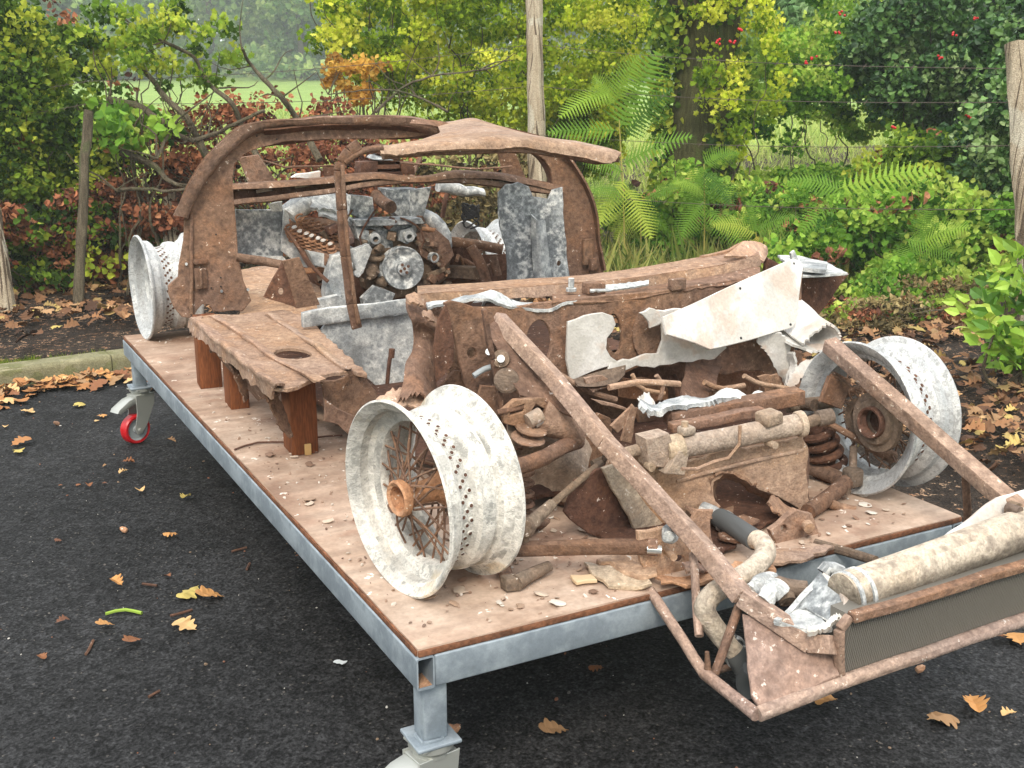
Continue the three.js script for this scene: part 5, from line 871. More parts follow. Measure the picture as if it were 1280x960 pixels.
function bush(name, label, cat, { px, py, d, rx, ry, rz, n, size, leaf = 'round', pal = 'hedge', mat = leafMat, clumps, cr, gap, stems = 6, group, dead = 0 }) {
  const o = thing(name, label, cat, group), c = D(px, py, d);
  const base = c.clone().setY(rise(c.x, c.z)); o.position.copy(base); const lc = c.clone().sub(base);
  const pts = blob(c, rx, ry, rz, n, { clumps, cr, gap }).map(p => [p[0] - base.x, p[1] - base.y, p[2] - base.z, p[3]]);
  const h = Math.floor(pts.length / 2), f = cloud(o, 'foliage', spray[leaf][0], mat, pts.slice(0, h), size, G[pal]); cloud(o, 'foliage', spray[leaf][1], mat, pts.slice(h), size, G[pal]);
  if (dead) cloud(o, 'dead_leaf', spray.round[1], dryMat, blob(c, rx, ry, rz, dead, { clumps: 14, cr: .2 }).map(p => [p[0] - base.x, p[1] - base.y, p[2] - base.z]), size, G.dead);
  for (let i = 0; i < stems; i++) { const q = pick(pts); twig(V3(rr(-.5, .5) * rx, -.02, rr(-.5, .5) * rz), V3(q[0], q[1], q[2]), rr(.006, .013), .05, 'stem', o); }
  return o;
}
bush('bramble_bush', 'tall dense green and yellow bramble bush at the left edge of the picture', 'bush', { px: 15, py: 160, d: 7.5, rx: .8, ry: .9, rz: .5, n: 5800, size: .072, pal: 'dim', clumps: 110, cr: .26, gap: .15, stems: 24, dead: 40 });
bush('bramble_bush', 'low bramble growth with dark gaps between the two left fence posts', 'bush', { px: 60, py: 290, d: 7.3, rx: .75, ry: .4, rz: .35, n: 750, pal: 'dim', size: .08, clumps: 40, cr: .3, stems: 16, dead: 500 });
bush('hazel_shoot', 'bright green broad-leaved shoots behind the thin left fence stake', 'bush', { px: 165, py: 165, d: 7.2, rx: .28, ry: .16, rz: .25, n: 120, size: .13, pal: 'fresh', clumps: 16, cr: .3, stems: 7 });
bush('dead_hedge', 'heap of dead brown leaves and twigs behind the rusty left pillar', 'hedge', { px: 345, py: 225, d: 7.9, rx: 1.2, ry: .56, rz: .4, n: 3200, size: .07, pal: 'dead', mat: dryMat, clumps: 110, cr: .2, stems: 90 });
bush('dead_hedge', 'low dead brown hedge bottom left of the rear wheel', 'hedge', { px: 190, py: 320, d: 8.0, rx: .9, ry: .42, rz: .3, n: 1500, size: .075, pal: 'dead', mat: dryMat, clumps: 60, cr: .24, stems: 40 });
bush('dead_hedge', 'brown dead twigs and straw seen through the wreck beyond the engine', 'hedge', { px: 560, py: 250, d: 8.6, rx: 1.0, ry: .4, rz: .4, n: 1300, size: .08, pal: 'straw', mat: dryMat, leaf: 'long', clumps: 60, cr: .26, stems: 30, dead: 400 });
bush('yellowing_tree', 'yellow-green hawthorn tree behind the tall weathered post', 'tree', { px: 640, py: 40, d: 9.6, rx: 1.5, ry: .85, rz: .8, n: 9500, size: .07, pal: 'yellow', leaf: 'lobed', clumps: 190, cr: .2, gap: .3, stems: 26 });
bush('yellowing_tree', 'loose yellow-green branches left of the tall weathered post', 'tree', { px: 470, py: 35, d: 9.0, rx: .62, ry: .45, rz: .5, n: 900, size: .085, pal: 'yellow', leaf: 'lobed', clumps: 40, cr: .22, gap: .3, stems: 14 });
bush('orange_shoot', 'orange-brown turning branch above the wreck roof', 'bush', { px: 440, py: 95, d: 8.4, rx: .3, ry: .2, rz: .25, n: 160, size: .08, pal: 'rusty', clumps: 16, cr: .25, stems: 6 });
bush('hawthorn_bush', 'sparse green twigs hanging over the pale field at upper left', 'bush', { px: 205, py: 55, d: 7.4, rx: .55, ry: .33, rz: .4, n: 520, size: .08, pal: 'hedge', leaf: 'lobed', clumps: 36, cr: .2, gap: .4, stems: 8 });
bush('hawthorn_bush', 'green hawthorn leaves hanging around the ivy-clad trunk', 'bush', { px: 925, py: 70, d: 8.4, rx: .4, ry: .75, rz: .35, n: 560, size: .08, pal: 'yellow', leaf: 'lobed', clumps: 34, cr: .22, stems: 2 });
bush('hawthorn_bush', 'loose green leaves right of the thick trunk over the grass', 'bush', { px: 975, py: 115, d: 9.4, rx: .55, ry: .5, rz: .4, n: 1300, size: .085, pal: 'fresh', leaf: 'lobed', clumps: 40, cr: .25, gap: .2, stems: 2 });
bush('willow_tree', 'grey-green tree behind the right hedge at the top of the picture', 'tree', { px: 1010, py: 10, d: 14, rx: 1.6, ry: 1.1, rz: .9, n: 3600, size: .15, pal: 'grey', leaf: 'long', clumps: 90, cr: .28, stems: 3 });
bush('holly_tree', 'dark glossy holly tree at the upper right', 'tree', { px: 1215, py: 70, d: 9.6, rx: 1.1, ry: 1.0, rz: .7, n: 6500, size: .095, pal: 'holly', mat: glossMat, clumps: 130, cr: .24, stems: 14 });
bush('hawthorn_bush', 'mid-green small-leaved bush between the trunk and the dark holly', 'bush', { px: 1040, py: 70, d: 10.2, rx: .75, ry: .6, rz: .5, n: 2400, size: .08, pal: 'fresh', leaf: 'lobed', clumps: 70, cr: .22, gap: .25, stems: 2 });
bush('holly_tree', 'second dark holly behind the right fence post', 'tree', { px: 1330, py: 160, d: 7.6, rx: .7, ry: 1.1, rz: .7, n: 3000, size: .09, pal: 'holly', mat: glossMat, clumps: 80, cr: .26, stems: 10 });
bush('bramble_bush', 'bramble mound with reddish leaves right of the grassy gap', 'bush', { px: 1195, py: 215, d: 8.4, rx: .8, ry: .35, rz: .5, n: 2000, size: .085, pal: 'hedge', clumps: 70, cr: .25, stems: 18, dead: 60 });
bush('bramble_bush', 'thick green bramble bank along the right of the wreck', 'bush', { px: 1140, py: 310, d: 7.3, rx: 1.05, ry: .42, rz: .45, n: 2600, size: .085, pal: 'fresh', clumps: 80, cr: .26, stems: 26, dead: 90 });
bush('bramble_bush', 'green undergrowth below the ferns behind the right pillar', 'bush', { px: 850, py: 275, d: 8.3, rx: .75, ry: .42, rz: .45, n: 1700, size: .085, pal: 'fresh', clumps: 60, cr: .25, stems: 22, dead: 80 });
bush('bramble_bush', 'undergrowth between the trunk and the grassy gap', 'bush', { px: 985, py: 285, d: 8.4, rx: .7, ry: .34, rz: .45, n: 1700, size: .085, pal: 'fresh', leaf: 'long', clumps: 60, cr: .25, stems: 22, dead: 120 });
bush('dry_undergrowth', 'brown dry stalks and leaves under the right bramble bank', 'undergrowth', { px: 1140, py: 400, d: 6.5, rx: .95, ry: .22, rz: .3, n: 900, size: .05, pal: 'straw', mat: dryMat, leaf: 'long', clumps: 60, cr: .25, stems: 110, dead: 200 });
bush('laurel_sapling', 'sapling with large bright green leaves at the right edge', 'sapling', { px: 1278, py: 400, d: 4.9, rx: .25, ry: .28, rz: .2, n: 110, size: .105, pal: 'fresh', mat: glossMat, leaf: 'laurel', clumps: 24, cr: .25, stems: 8 });

bush('bramble_bush', 'dark green growth behind the tall left bramble, reaching the picture top', 'bush', { px: -40, py: 110, d: 8.2, rx: .9, ry: .75, rz: .4, n: 2600, size: .085, pal: 'dim', clumps: 70, cr: .28, stems: 14 });
bush('bramble_bush', 'mixed green trailing brambles in front of the right dry stalks', 'bush', { px: 1120, py: 375, d: 6.7, rx: .7, ry: .22, rz: .3, n: 700, size: .075, pal: 'fresh', clumps: 40, cr: .25, stems: 20 });
bush('hawthorn_bush', 'dense yellow-green growth between the tall post and the thick trunk', 'bush', { px: 725, py: 165, d: 10.0, rx: .5, ry: .5, rz: .4, n: 2400, size: .075, pal: 'yellow', leaf: 'lobed', clumps: 60, cr: .25, stems: 6 });
bush('bramble_bush', 'soft green growth filling the gap right of the thick trunk', 'bush', { px: 1010, py: 245, d: 9.6, rx: .95, ry: .22, rz: .4, n: 1900, size: .075, pal: 'fresh', clumps: 60, cr: .25, stems: 10 });
bush('hawthorn_bush', 'green branches drooping over the grassy gap from above', 'bush', { px: 1090, py: 135, d: 10.4, rx: .8, ry: .3, rz: .4, n: 1700, size: .075, pal: 'fresh', leaf: 'lobed', clumps: 50, cr: .25, stems: 1 });
bush('bramble_bush', 'bramble hedge carrying on to the left beyond the first post', 'bush', { px: -330, py: 190, d: 7.4, rx: .9, ry: .8, rz: .5, n: 2200, size: .085, pal: 'dim', clumps: 60, cr: .3, stems: 12 });
bush('bramble_bush', 'farther bramble hedge carrying on along the kerb to the left', 'bush', { px: -760, py: 190, d: 7.8, rx: 1.0, ry: .8, rz: .5, n: 2000, size: .085, pal: 'dim', clumps: 60, cr: .3, stems: 12 });
{ // thick trunk clad in ivy
  const t = thing('oak_tree', 'thick ivy-clad tree trunk behind the ferns', 'tree'), b = D(868, 318, 9.2); b.y = rise(b.x, b.z) - .1; t.position.copy(b);
  const pr = []; for (let i = 0; i <= 16; i++) { const h = i / 16; pr.push([.27 + .13 * Math.pow(1 - h, 6) - .05 * h, h * 3.6]); }
  part('trunk', lathe(pr, V3(0, 0, 0), V3(.02, 1, 0), { seg: 40, amp: .035, freq: 6, crease: 1 }), M.barkDark, t);
  for (const [x, y, z] of [[.7, 2.6, .3], [-.9, 2.9, .2], [.4, 3.2, -.5]]) part('limb', tube([V3(0, 1.9, 0), V3(x * .5, 2.3, z * .5), V3(x, y, z)], [.11, .05], { rad: 10, amp: .02, freq: 8 }), M.bark, t);
  const iv = []; for (let i = 0; i < 2200; i++) { const h = rr(.1, 3.2), a = rr(0, 6.28); if (noise3(h * 2, a * 1.2, 3) < -.1) continue; const r = .3 + rr(0, .07); iv.push([r * Math.cos(a), h, r * Math.sin(a), rnd()]); }
  cloud(t, 'ivy', spray.round[0], leafMat, iv, .1, G.hedge);
}
{ // red berries on the holly and the trunk side
  const list = [[1017, 73], [1048, 43], [1052, 17], [1221, 24], [1010, 79], [1118, 158], [1192, 42], [925, 37], [896, 52], [915, 54], [1176, 72], [1210, 145]];
  const b = thing('berry_cluster', 'red berries dotted over the dark holly and brambles', 'berries');
  list.forEach(([x, y]) => { for (let i = 0; i < 4; i++) { const c = D(x + rr(-4, 4), y + rr(-3, 3), x < 930 ? 8.0 : y > 140 ? 7.9 : 8.75); const g = new THREE.SphereGeometry(.01, 8, 6); g.translate(c.x, c.y, c.z); part('berry', g, M.red, b); } });
}
// bracken
function frondGeo(base, tip, sag, width, n = 17) {
  const mid = base.clone().lerp(tip, .55).add(V3(0, sag, 0)), cv = new THREE.QuadraticBezierCurve3(base, mid, tip), tri_ = [];
  const toCam = CAM.clone().sub(base).normalize(), nrm = V3(0, .75, 0).addScaledVector(toCam, .65).normalize();
  const P = (v) => [v.x, v.y, v.z];
  for (let i = 0; i < n; i++) {
    const t = .06 + .94 * i / n, o = cv.getPointAt(t), tg = cv.getTangentAt(Math.min(t, .99)), s = tg.clone().cross(nrm).normalize();
    const L = 1.35 * width * Math.pow(Math.sin(Math.PI * Math.min(1, .18 + t * .82)), .8) * rr(.85, 1.1);
    for (const sd of [1, -1]) {
      const dir = s.clone().multiplyScalar(sd).addScaledVector(tg, .35).add(V3(0, -.12, 0)).normalize(), k = 5, hw = cv.getLength() / n * .42;
      const e0 = o.clone().addScaledVector(tg, hw * .8), e1 = o.clone().addScaledVector(tg, -hw * .8), e2 = o.clone().addScaledVector(dir, L); tri_.push(P(e0), P(e1), P(e2));
      for (let j = 0; j < k; j++) { // pinnules
        const a = o.clone().addScaledVector(dir, L * j / k), b = o.clone().addScaledVector(dir, L * (j + 1) / k), w = hw * (1 - .8 * j / k);
        for (const e of [1, -1]) { const c = o.clone().addScaledVector(dir, L * (j + .75) / k).addScaledVector(tg, e * w).addScaledVector(nrm, -.004); tri_.push(P(a), P(b), P(c)); }
      }
    }
  }
  const g = tri(tri_); const r = tube([base, mid.clone().lerp(cv.getPoint(.5), 1), tip], [.004, .0012], { rad: 5, caps: false, seg: 12 }); r.deleteAttribute('uv');
  return mergeGeometries([g, r]);
}
const fernMats = [[74, 112, 34], [112, 152, 48], [148, 180, 62], [172, 188, 74], [182, 172, 74]].map(([r, g, b]) => { const m = leafMat.clone(); m.color = lin(r, g, b); return m; });
function fern(label, stem, fronds, d) {
  const o = thing('bracken_fern', label, 'fern'), b = D(stem[0], stem[1], d); const base = b.clone(); base.y = Math.min(base.y, rise(b.x, b.z)); o.position.copy(base);
  const L = (x, y, dd) => D(x, y, d + (dd || 0)).sub(base);
  part('stem', tube([V3(0, 0, 0), L(stem[2], stem[3]).multiplyScalar(.5).add(V3(.01, 0, 0)), L(stem[2], stem[3])], [.007, .004], { rad: 6 }), flat(150, 140, 70), o);
  fronds.forEach(([x0, y0, x1, y1, wpx, c, sag]) => part('frond', frondGeo(L(x0, y0), L(x1, y1, rr(-.25, .05)), sag === undefined ? .06 : sag, wpx * d / FPX), fernMats[c], o));
}
fern('tall bracken fern with arching fronds right of the weathered post', [783, 320, 774, 150], [[771, 163, 682, 166, 20, 1, .02], [762, 114, 698, 148, 16, 2, .05], [775, 160, 824, 62, 30, 1, .05], [770, 125, 800, 68, 20, 2, .05], [768, 130, 740, 95, 18, 2, .04], [778, 205, 868, 170, 20, 1, .06], [778, 215, 720, 196, 18, 1, .04], [780, 240, 736, 240, 22, 1, .05], [782, 170, 842, 110, 20, 0, .05], [781, 225, 745, 285, 18, 3, .05], [782, 235, 815, 300, 18, 3, .06]], 7.7);
fern('fern with drooping fronds in front of the thick trunk', [880, 330, 880, 205], [[880, 205, 925, 192, 16, 1], [880, 208, 862, 262, 18, 1], [880, 215, 915, 260, 18, 0], [880, 250, 850, 300, 18, 1], [882, 262, 930, 308, 20, 1], [880, 240, 840, 230, 16, 2]], 7.7);
fern('pale green fern fronds spreading over the right brambles', [1060, 340, 1058, 240], [[1048, 236, 1180, 212, 20, 2, .05], [1058, 242, 985, 225, 18, 1], [1060, 255, 1000, 290, 20, 1], [1060, 260, 1120, 290, 20, 1], [1060, 270, 1040, 320, 18, 3]], 7.0);
fern('low fern fronds above the laurel sapling', [1150, 360, 1150, 300], [[1132, 300, 1192, 320, 22, 1, .04], [1150, 305, 1215, 285, 20, 2], [1150, 310, 1110, 345, 18, 1], [1152, 300, 1160, 255, 16, 1]], 6.7);
fern('low brownish fern behind the scuttle', [945, 340, 945, 290], [[945, 290, 1000, 272, 18, 1], [945, 292, 890, 282, 18, 3], [945, 295, 960, 330, 16, 4], [945, 290, 935, 250, 14, 1], [945, 300, 1010, 310, 18, 1]], 7.6);
fern('small fern fronds under the windscreen header behind the right pillar', [800, 330, 800, 250], [[800, 250, 760, 225, 16, 1], [800, 255, 850, 235, 16, 1], [800, 262, 768, 300, 16, 3], [800, 262, 836, 290, 16, 1]], 7.9);
// twisted bare branches of the dead hedge
{
  const br = (label, pts, d, r0) => { const o = tag(new THREE.Group(), label, 'branch'); o.name = numbered('bare_branch'); scene.add(o); const p = pts.map(([x, y], i) => D(x, y, d + .08 * Math.sin(i * 2.1))); part('bough', tube(p, [r0, r0 * .4], { rad: 8, amp: .006, freq: 16 }), M.bark, o); for (let i = 0; i < 7; i++) { const a = pick(p), b = a.clone().add(V3(rr(-.3, .3), rr(-.05, .35), rr(-.2, .2))); twig(a, b, rr(.004, .008), .04, 'twig', o); } };
  br('crooked dark branch rising from the hedge to the upper left', [[275, 225], [250, 180], [235, 150], [205, 120], [190, 100], [165, 70], [150, 50]], 7.3, .03);
  br('long bent branch arching over the pale field', [[330, 210], [305, 165], [290, 130], [262, 105], [240, 70], [205, 52], [180, 40], [165, 30]], 7.4, .022);
  br('mossy broken branch pointing up beside the arching one', [[400, 200], [372, 150], [352, 122], [330, 100], [315, 82], [302, 60]], 7.3, .026);
  br('dark branch running level along the hedge top', [[135, 125], [170, 132], [200, 150], [235, 175], [260, 170], [330, 138]], 7.2, .024);
  br('fallen branch sloping down to the old stump', [[150, 190], [190, 205], [215, 228], [262, 238]], 7.1, .024);
  br('thin branch crossing left of the stump', [[145, 238], [180, 236], [215, 238], [260, 230]], 7.0, .014);
  br('slender grey branch leaning across the hedge', [[195, 198], [215, 160], [240, 135], [275, 110]], 7.0, .01);
  br('pale thin branch above the wreck roof', [[470, 140], [500, 112], [540, 95], [600, 88]], 8.2, .012);
  br('crossing thin branch behind the wreck roof', [[560, 140], [520, 120], [480, 112], [410, 118]], 8.2, .01);
}
// fence: posts and wire
{
  const post = (label, x0, y0, x1, y1, d, w, mat) => { const o = tag(new THREE.Group(), label, 'fence post', 'old wooden fence posts'); o.name = numbered('fence_post'); scene.add(o); const a = D(x0, y0, d), b = D(x1, y1, d); const base = a.clone(); base.y = Math.min(base.y, rise(a.x, a.z) - .05); o.position.copy(base);
    const h = b.clone().sub(base), n = 14, gs = new THREE.CylinderGeometry(w * .46, w * .54, h.length(), 9, n); gs.applyQuaternion(new THREE.Quaternion().setFromUnitVectors(V3(0, 1, 0), h.clone().normalize())); gs.translate(h.x / 2, h.y / 2, h.z / 2); part('post', fin(gs, { amp: .012, freq: 7, amp2: .003, crease: .7 }), mat, o); return o; };
  post('leaning bark-covered post cut off by the left picture edge', 8, 400, -12, 262, 6.8, .12, M.oldPost);
  post('thin dark fence stake left of the rear wheel', 94, 404, 110, 138, 6.85, .062, M.bark);
  post('short mossy post stump behind the left pillar', 214, 330, 210, 238, 7.5, .11, M.oldPost);
  post('tall grey weathered post with pale lichen behind the roof', 674, 345, 667, -30, 8.2, .135, M.oldPost);
  post('weathered post with a pale top at the right picture edge', 1300, 420, 1270, 55, 5.9, .13, M.oldPost);
  const wm = flat(92, 80, 72, { roughness: .6, metalness: .4 });
  const wire = (label, pts) => { const o = thing('barbed_wire', label, 'barbed wire', 'barbed wire strands'), p = []; for (let i = 0; i + 1 < pts.length; i++) { const a = D(...pts[i]), b = D(...pts[i + 1]); for (let k = 0; k < 12; k++) p.push(a.clone().lerp(b, k / 12).add(V3(0, -.04 * Math.sin(Math.PI * k / 12), 0))); } p.push(D(...pts[pts.length - 1])); part('strand', tube(p, .002, { seg: p.length * 3, rad: 5 }), wm, o); const bs = []; for (const q of p) bs.push(tube([q.clone().add(V3(-.012, -.014, 0)), q.clone().add(V3(.012, .014, .004))], .0016, { rad: 4, seg: 1 })); part('barb', mergeGeometries(bs), wm, o).userData.kind = 'stuff'; };
  wire('top strand of barbed wire crossing to the posts', [[-40, 104, 7.3], [106, 102, 7.1], [668, 56, 8.2], [1272, 86, 5.9]]);
  wire('second strand of barbed wire below the top one', [[-40, 136, 7.3], [107, 130, 7.1], [668, 108, 8.2], [1274, 128, 5.9]]);
  wire('third strand of barbed wire across the grassy gap', [[668, 168, 8.2], [1278, 182, 5.9]]);
  wire('lowest strand of barbed wire low in the right brambles', [[668, 240, 8.2], [1284, 262, 5.9]]);
}
{ // far woodland across the field, reads as one mass
  const w = thing('far_woodland', 'hazy woodland along the far side of the pale green field', 'woodland'); w.userData.kind = 'stuff';
  const pts = [], trunks = [];
  for (let i = 0; i < 100; i++) {
    const d = rr(78, 118), px = -700 + 2600 * ((i * .618) % 1), c = D(px, 110, d); const g = rise(c.x, c.z), H = rr(10, 17), R = rr(3, 5);
    trunks.push(tube([V3(c.x, g - .5, c.z), V3(c.x + rr(-.5, .5), g + H * .5, c.z)], [.35, .2], { rad: 6, seg: 3, caps: false }));
    const cc = V3(c.x, g + H * .52, c.z);
    for (const p of blob(cc, R, H * .5, R, 950, { clumps: 60, cr: .26 })) pts.push(p);
    for (const p of blob(V3(c.x, g + 1, c.z), R * 1.2, 1.6, R, 150, { clumps: 20, cr: .4 })) pts.push(p);
  }
  cloud(w, 'canopy', spray.far[0], leafMat, pts, .75, G.far, .2); part('trunks', mergeGeometries(trunks), M.bark, w).userData.kind = 'stuff';
}
// grass: meadow edge seen in the gaps, and tufts along the kerb
{
  const blade = tri([[-.04, 0, 0], [.04, 0, 0], [.03, .55, .08], [-.04, 0, 0], [.03, .55, .08], [-.02, .55, .08], [-.02, .55, .08], [.03, .55, .08], [.02, 1, .28]]);
  const tuft = (() => { const gs = []; for (let i = 0; i < 9; i++) { const g = blade.clone(); g.rotateX(rr(-.1, .5)); g.rotateY(rr(0, 6.3)); g.scale(1, rr(.5, 1.1), 1); g.translate(rr(-.3, .3), 0, rr(-.3, .3)); gs.push(g); } return mergeGeometries(gs); })();
  const mk = (name, label, pts, size, pal) => { const o = cloud(scene, name, tuft, leafMat, pts, size, pal); tag(o, label, 'grass'); o.userData.kind = 'stuff'; };
  const a = []; for (let i = 0; i < 9000; i++) { const d = 10.5 + 30 * Math.pow(rnd(), 1.6), c = D(rr(-100, 1380), 120, d); a.push([c.x, rise(c.x, c.z) - .03, c.z]); }
  mk('meadow_grass', 'pale long grass of the field beyond the fence', a, .3, [lin(140, 164, 72), lin(176, 192, 98), lin(200, 202, 124)]);
  const b = []; for (let i = 0; i < 900; i++) { const c = D(rr(740, 1130), rr(250, 345), rr(6.9, 8.6)); c.y = rise(c.x, c.z); b.push([c.x, c.y, c.z]); }
  mk('rough_grass', 'rough grass and stalks under the ferns and brambles', b, .34, [lin(90, 110, 46), lin(130, 146, 66), lin(166, 156, 92)]);
  const k = []; for (let i = 0; i < 240; i++) { const x = rr(-1.9, -.95) + (rnd() < .2 ? rr(0, .6) : 0), z = kerbZ(x) - .135 - Math.abs(rr(-.04, .04)) * 2; k.push([x, VERGE + .01, z]); }
  mk('kerb_moss', 'bright moss and short grass along the back of the kerb', k, .035, [lin(84, 104, 24), lin(120, 140, 34), lin(150, 160, 50)]);
}
// ---------- fallen leaves ----------
const oakGeo = (curl, bend, dent) => {
  const half = [[.015, 0], [.025, .1], [.1, .14], [.2, .17], [.23, .22], [.17, .28], [.2, .33], [.32, .37], [.37, .43], [.33, .48], [.25, .52], [.29, .57], [.4, .61], [.42, .68], [.35, .73], [.26, .76], [.28, .84], [.24, .92], [.12, .97], [0, 1]];
  const L = [...half, ...half.slice(0, -1).reverse().map(([x, y]) => [-x, y])], out = [];
  const P = (x, y) => [x, .1 * Math.sin(y * 3.1 * bend) + curl * x * x * 2.2 + dent * noise3(x * 5, y * 5, curl * 9), y - .5];
  for (let i = 0; i < L.length; i++) { const a = L[i], b = L[(i + 1) % L.length], ya = cl(a[1], .04, .96), yb = cl(b[1], .04, .96); out.push(P(...a), P(0, ya), P(...b)); if (ya !== yb) out.push(P(...b), P(0, ya), P(0, yb)); }
  return tri(out);
};
const oaks = [[.25, .6, .05], [-.3, .5, .07], [.5, 1.1, .06], [.1, .3, .09], [-.5, .8, .08], [.8, .6, .05]].map(a => oakGeo(...a));
const leafMats = [[186, 136, 80], [160, 110, 64], [128, 82, 50], [202, 166, 114], [178, 160, 88], [152, 118, 82], [102, 66, 46]].map(([r, g, b]) => new THREE.MeshStandardMaterial({ color: lin(r, g, b), roughness: .8, side: THREE.DoubleSide }));
{
  const litter = (name, label, pts, s0) => { for (let q = 0; q < 1; q++) { const gs = oaks; const o = thing(name, label, 'leaf litter'); o.userData.kind = 'stuff'; gs.forEach((g, gi) => { const sub = pts.filter((_, i) => i % gs.length === gi), im = new THREE.InstancedMesh(g, dryMat, sub.length); sub.forEach((p, i) => { const s = s0 * rr(.5, 1.25); im.setMatrixAt(i, _m.compose(V3(...p), _q.setFromEuler(_e.set(rr(-.5, .5), rr(0, 6.28), rr(-.5, .5))), V3(s, s, s))); const t = Math.pow(rnd(), 1.1) * 3.99, k = Math.floor(t); im.setColorAt(i, _c.copy(G.litter[k]).lerp(G.litter[k + 1], t - k).multiplyScalar(rr(.5, 1.05))); }); im.name = 'leaf'; im.userData.kind = 'stuff'; o.add(im); }); } };
  const L = []; for (let i = 0; i < 1700; i++) { const x = -2.6 + 3.6 * rnd(), z = kerbZ(x) - .35 - 1.9 * Math.pow(rnd(), .55); if (noise3(x * 2.4, 1, z * 2.4) < -.1 && rnd() < .75) continue; L.push([x, rise(x, z) + .1 + rr(0, .015), z]); }
  litter('leaf_litter', 'brown oak leaves covering the bed behind the left kerb', L, .095);
  const R = []; for (let i = 0; i < 4200; i++) { const x = 1.35 + 2.6 * Math.pow(rnd(), .75), z = -3 + 5.4 * rnd(); if (noise3(x * 2.1, 4, z * 2.1) < -.05 && rnd() < .7) continue; if (x < 1.75 && rnd() < .7) continue; R.push([x, rise(x, z) + .1 + rr(0, .02), z]); }
  litter('leaf_litter', 'orange oak leaves covering the bed beyond the right wheel', R, .08);
}
{
  const leaf = (p, s, turn, gi, mi, tilt, label, group, cat = 'fallen leaf') => { const m = part(numbered('fallen_leaf'), oaks[gi], leafMats[mi], scene); m.position.copy(p); m.scale.setScalar(s); m.rotation.set(tilt, turn, rr(-.15, .15), 'YXZ'); tag(m, label, cat, group); return m; };
  const G0 = { y: GROUND + .012 };
  const marked = [[237, 741, .085, 1, 4, 'curled brown oak leaf touching a paler one, left of the trolley'], [262, 745, .09, 0, 0, 'pale tan lobed leaf beside the curled brown one left of the trolley'], [232, 782, .08, 3, 3, 'pale lobed leaf just below the touching pair'], [131, 781, .055, 0, 0, 'small orange leaf near the green stalk'], [166, 801, .06, 0, 2, 'orange leaf edge-on below the green stalk'], [213, 667, .05, 4, 0, 'small orange leaf curled up in the middle of the tarmac'], [176, 614, .045, 5, 3, 'narrow tan leaf below the far caster'], [233, 622, .05, 5, 4, 'small yellow-green leaf standing up near the trolley side'], [146, 728, .05, 5, 0, 'thin orange leaf strip left of the pair'], [24, 564, .06, 3, 4, 'greenish leaf at the left edge below the kerb'], [26, 553, .09, 0, 1, 'flat brown leaf at the left edge below the kerb'], [100, 506, .07, 1, 4, 'yellow leaf in front of the kerb drift'], [127, 519, .05, 4, 0, 'peaked tan leaf left of the red caster wheel'], [214, 551, .05, 2, 5, 'brown leaf right of the red caster wheel'], [34, 514, .07, 3, 3, 'pale flat leaf in front of the kerb at left'], [78, 776, .04, 2, 6, 'small dark leaf at the left of the tarmac'],
    [692, 913, .075, 0, 5, 'crumpled tan leaf under the front of the trolley'], [1177, 897, .09, 4, 5, 'large dull brown leaf at the lower right'], [1218, 881, .075, 5, 0, 'orange leaf on edge at the lower right'], [1033, 876, .06, 2, 0, 'orange leaf half under the nose corner'], [1272, 800, .08, 0, 0, 'orange leaf at the right edge under the radiator'], [1248, 796, .05, 2, 2, 'brown leaf fragment left of the right edge leaf'], [1262, 893, .04, 5, 3, 'tiny pale leaf at the lower right edge'], [745, 834, .04, 4, 2, 'small dark brown leaf in the trolley shadow'], [160, 578, .05, 5, 2, 'dark leaf sliver left of the far caster'], [155, 590, .04, 5, 3, 'pale sliver below the far caster']];
  for (const [x, y, s, gi, mi, label] of marked) leaf(at(x, y, G0), s, rr(0, 6.28), gi, mi, rr(-.25, .25), label);
  for (let i = 0; i < 165; i++) { // drift along the foot of the kerb
    const x = rr(-1.75, -.35), z = kerbZ(x) + .05 + .26 * rnd() * rnd() * (1.1 + .5 * Math.sin(x * 9)) + .03 * rnd(); leaf(V3(x, GROUND + .012 + (z - kerbZ(x) < .12 ? rr(0, .025) : rr(0, .01)), z), rr(.07, .115), rr(0, 6.28), Math.floor(rr(0, 6)), pick([0, 0, 1, 1, 1, 2, 3, 5]), rr(-.4, .4), 'brown oak leaf in the drift along the foot of the kerb', 'oak leaves drifted against the kerb');
  }
  for (let i = 0; i < 22; i++) { const x = rr(-2.2, -.75), z = rr(-2.3, 1.2); leaf(V3(x, GROUND + .008, z), rr(.015, .035), rr(0, 6.28), Math.floor(rr(0, 6)), pick([2, 5, 6, 3]), rr(-.2, .2), 'tiny leaf scrap scattered on the dark tarmac', 'leaf scraps on the tarmac'); }
  const stalk = tag(part('green_stalk', tube(ats([[132, 767], [148, 763], [158, 762], [178, 765]], { y: GROUND + .008 }), .005, { rad: 6, amp: .003 }), flat(140, 168, 60), scene), 'bright green stalk lying on the tarmac', 'stalk');
  const tw = [['dark twig slanting on the tarmac at lower left', [[107, 818], [117, 800]]], ['reddish twig piece near the lower left', [[186, 871], [200, 863]]], ['thin brown twig right of the leaf pair', [[213, 770], [240, 762]]], ['short twig near the trolley side', [[308, 712], [312, 704]]], ['purple brown twig above the green stalk', [[178, 730], [196, 732]]], ['short brown twig by the trolley edge', [[290, 690], [308, 684]]]];
  for (const [label, p] of tw) tag(part(numbered('twig'), tube(ats(p, { y: GROUND + .006 }), .004, { rad: 5, amp: .002 }), M.rustDark, scene), label, 'twig');
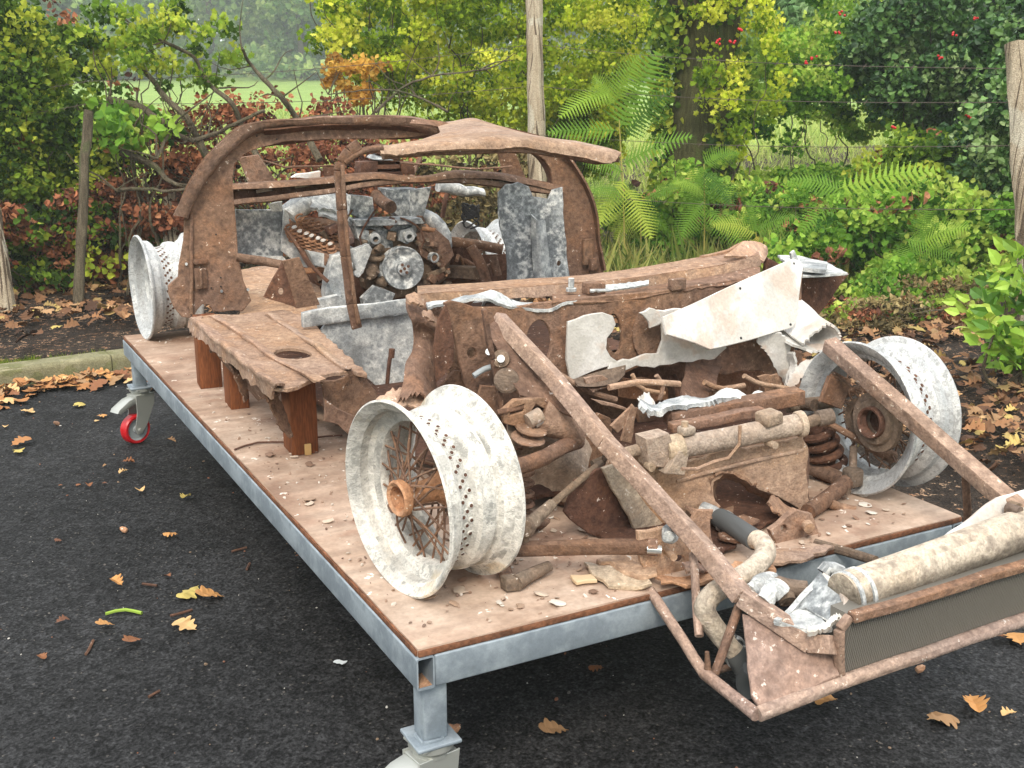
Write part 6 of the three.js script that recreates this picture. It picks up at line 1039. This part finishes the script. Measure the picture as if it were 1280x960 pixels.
  const ac = [['acorn on the tarmac left of the trolley', 155, 662, M.rustOrange], ['pair acorn under the front of the trolley', 562, 910, M.rustOrange], ['acorn beside it under the front of the trolley', 569, 911, M.rustOrange], ['round nut under the radiator', 1150, 836, M.rustOrange], ['brown nut in front of the kerb', 71, 529, M.rust]];
  for (const [label, x, y, m] of ac) { const p = at(x, y, { y: GROUND + .012 }); tag(part(numbered('acorn'), lathe([[0, -.014], [.008, -.01], [.01, 0], [.007, .011], [0, .017]], p, V3(rr(-1, 1), .3, rr(-1, 1)), { seg: 12 }), m, scene), label, 'acorn'); }
  const fe = tag(part('feather', plate(ats([[416, 828], [424, 825], [434, 826], [428, 831]], { y: GROUND + .008 }), .002, { tear: .004, step: .008, tess: .012, amp: .004, freq: 60 }), flat(214, 220, 222), scene), 'small whitish feather on the tarmac beside the trolley', 'feather');
  const gg = new THREE.IcosahedronGeometry(1, 0), gm = new THREE.InstancedMesh(gg, flat(255, 255, 255), 700);
  for (let i = 0; i < 700; i++) { const s = .0015 + .004 * Math.pow(rnd(), 4), x = rr(-2.6, 1.4), z = rr(-2.5, 2.6); gm.setMatrixAt(i, _m.compose(V3(x, GROUND + s * .3, z), _q.setFromEuler(_e.set(rr(0, 6), rr(0, 6), 0)), V3(s, s * .7, s * rr(.7, 1.6)))); gm.setColorAt(i, _c.copy(pick([lin(190, 186, 178), lin(130, 110, 90), lin(120, 80, 60), lin(90, 86, 82)]))); }
  gm.name = 'grit'; tag(gm, 'pale grit and crumbs lying on the tarmac', 'grit'); gm.userData.kind = 'stuff'; scene.add(gm);
}
scene.fog = new THREE.FogExp2(0xdfe8e4, 0.0026);

// ---------- render ----------
scene.traverse(o => { if (o.isMesh) { o.castShadow = true; o.receiveShadow = true; } });
const renderer = new THREE.WebGLRenderer({ antialias: true });
renderer.toneMapping = THREE.LinearToneMapping;
renderer.toneMappingExposure = EXPOSURE;
renderer.shadowMap.enabled = true;
renderer.setSize(1024, 768);
renderer.render(scene, camera);
